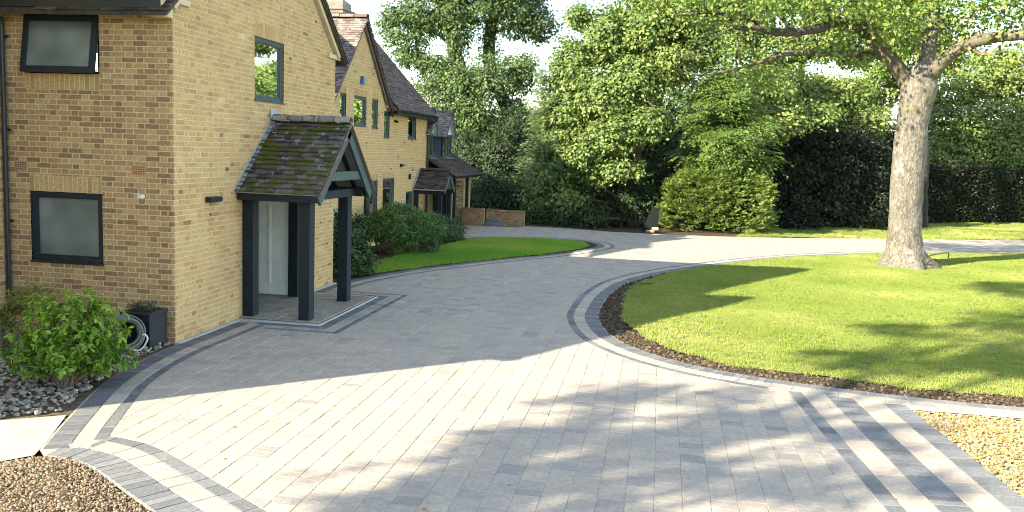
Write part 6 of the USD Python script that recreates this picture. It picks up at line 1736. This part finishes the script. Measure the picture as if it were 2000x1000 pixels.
for k, (hx_, hy_, hs_) in enumerate(((-0.45, -0.28, 0.10), (-0.36, -0.3, 0.12), (-0.27, -0.25, 0.10), (-0.18, -0.30, 0.15))):
    rr_ = np.random.default_rng(600 + k)
    P = np.array([hx_, hy_, ph - 0.03]) + rr_.normal(0, 1, (160, 3)) * [0.035, 0.05, 0.02] + np.array([0, 0, 1]) * rr_.uniform(0, hs_, (160, 1))
    v, f, tn = leaf_cards(P, unit(rr_, 160) + [0, 0, 0.9], unit(rr_, 160) + [0, -0.5, 0.3], rr_.uniform(0.025, 0.05, 160), 0.3, 0.1, rr_.random(160))
    hb_ = Thing('herb', ['small herb tuft at the left end of the black planter', 'bushier herb second from the left in the black planter', 'low herb third from the left in the black planter', 'tallest sprig of herb at the right end of the black planter'][k], 'plant', (hx_, hy_, ph - 0.03), group='herbs in the black planter')
    hb_.part('foliage', (v, f), 'herb_leaf', tone=tn, kind='stuff')
# coil of hose on a white wire hanger
t_hc = Thing('hose_coil', 'thick coil of grey garden hose leaning beside the black planter', 'hose', (-0.72, -0.42, 0.25))
hc = MB()
r = np.random.default_rng(610)
cc_ = np.array([-0.33, -0.66, 0.25])
axis = np.array([0.62, -0.74, 0.26]); axis /= np.linalg.norm(axis)
a1 = np.cross(axis, [0, 0, 1.0]); a1 /= np.linalg.norm(a1); a2 = np.cross(a1, axis)
turns = 26
pts = []
for k in range(turns * 26):
    th_ = 2 * np.pi * k / 26
    q = k / (turns * 26)
    rad = 0.165 + 0.075 * (0.5 + 0.5 * math.sin(q * 19.0)) + 0.008 * math.sin(k * 0.37)
    pts.append(cc_ + axis * (q - 0.5) * 0.26 + a1 * rad * math.cos(th_) + a2 * rad * math.sin(th_))
hc.add(*tube(np.array(pts), 0.011, 6))
t_hc.part('hose', hc, 'hose_look', smooth=True)
hg = [tuple(at(u, v, Y=-0.74)) for u, v in ((278, 655), (284, 654), (288, 660), (286, 668), (279, 679), (272, 684), (264, 684), (255, 681))]
single('wire_hanger', MB().tube(spline(hg, 40), 0.011, 7), 'white_plastic_look', 'bent white hanger sticking out under the hose coil', 'hanger', smooth=True)
# plant feet etc.: stones by the planter
# board and rubble under the trees
t_b = Thing('leaning_board', 'grey board leaning in the dark hollow beside the thuja', 'board', (6.4, 22.9, 0))
bm_ = MB()
bm_.add([[6.05, 22.75, 0.0], [6.65, 22.80, 0.0], [6.72, 23.05, 0.92], [6.42, 23.05, 0.95], [6.05, 22.79, 0.0], [6.65, 22.84, 0.0], [6.72, 23.09, 0.92], [6.42, 23.09, 0.95]], [[0, 1, 2, 3], [7, 6, 5, 4], [0, 4, 5, 1], [1, 5, 6, 2], [2, 6, 7, 3], [3, 7, 4, 0]])
t_b.part('board', bm_, 'shaded_board_look')
for k, (x_, y_, s_, lab, tone_) in enumerate(((6.6, 22.45, 0.10, 'pale broken brick lying highest by the thuja foot', 0.99), (6.45, 22.35, 0.09, 'orange broken brick beside the leaning board', 0.93), (6.3, 22.3, 0.08, 'dark red brick bat in front of the leaning board', 0.10))):
    ic = trimesh.creation.icosphere(2); iv = np.asarray(ic.vertices)
    iv = np.sign(iv) * np.abs(iv) ** 0.6 * [s_ * 1.3, s_, s_ * 0.7] * (1 + 0.15 * np.sin(iv * 5 + k))
    single('broken_brick', (iv + [x_, y_, s_ * 0.6 + (0.1 if k == 0 else 0)], np.asarray(ic.faces)), 'brick_look', lab, 'brick', tone=tone_, group='broken bricks by the hollow')
# overhead wire and the pale aerial pole far right
single('overhead_wire', MB().tube(spline([(-6, 30, 5.6), (4.0, 20.5, 4.65), (10.2, 20.5, 4.6), (22, 24, 5.4)], 60), 0.008, 4), 'rubber_look', 'thin overhead wire crossing in front of the trees', 'wire')
ax_ = at(1962, 238, Y=47.5)
t_a = Thing('clothes_post', 'pale cross shaped post with a long arm before the sunlit tree at far right', 'post', (ax_[0], 42.9, 0))
ax_ = at(1962, 238, Y=42.9)
t_a.part('pole', MB().tube([(ax_[0], 42.9, -.1), (ax_[0], 42.9, ax_[2] + .45)], 0.05, 8).tube([(ax_[0] + .16, 42.9, ax_[2] - .2), (ax_[0] + .16, 42.9, ax_[2] + .5)], 0.03, 6), 'white_plastic_look')
t_a.part('arm', MB().tube([(ax_[0] - 1.1, 42.9, ax_[2] + .03), (ax_[0] + 3.0, 42.9, ax_[2] - 0.02)], 0.045, 8), 'cream_look')
# little things on the lawn: fallen leaves and a white scrap
r = np.random.default_rng(620)
lf = scatter_in(LAWN.intersection(sbox(5.5, 0.5, 20, 21)), 110, 63)
P = np.column_stack([lf, 0.045 + height(lf, 0.08)])
l2 = scatter_in(DRIVE.intersection(sbox(0, -5, 10, 12)), 45, 64)
lf = np.vstack([lf, l2]); P = np.vstack([P, np.column_stack([l2, np.full(len(l2), 0.006)])])
v, f, tn = leaf_cards(P, np.column_stack([r.normal(size=(len(lf), 2)), np.zeros(len(lf))]), np.array([0, 0, 1.0]) + r.normal(0, 0.25, (len(lf), 3)), np.where(np.arange(len(lf)) < 110, r.uniform(0.05, 0.11, len(lf)), r.uniform(0.025, 0.055, len(lf))), 0.7, 0.3, r.uniform(0.7, 1.0, len(lf)))
single('fallen_leaves', (v, f), 'maple_leaf', 'brown fallen leaves scattered over the island lawn and drive', 'leaves', tone=tn, kind='stuff')
single('edge_wire', MB().tube(spline([at(1232, 558, Z=0.04), at(1245, 554, Z=0.06), at(1262, 553, Z=0.05), at(1275, 553, Z=0.03)], 20), 0.012, 5), 'rubber_look', 'short black pipe end lying at the edge of the island lawn', 'pipe')
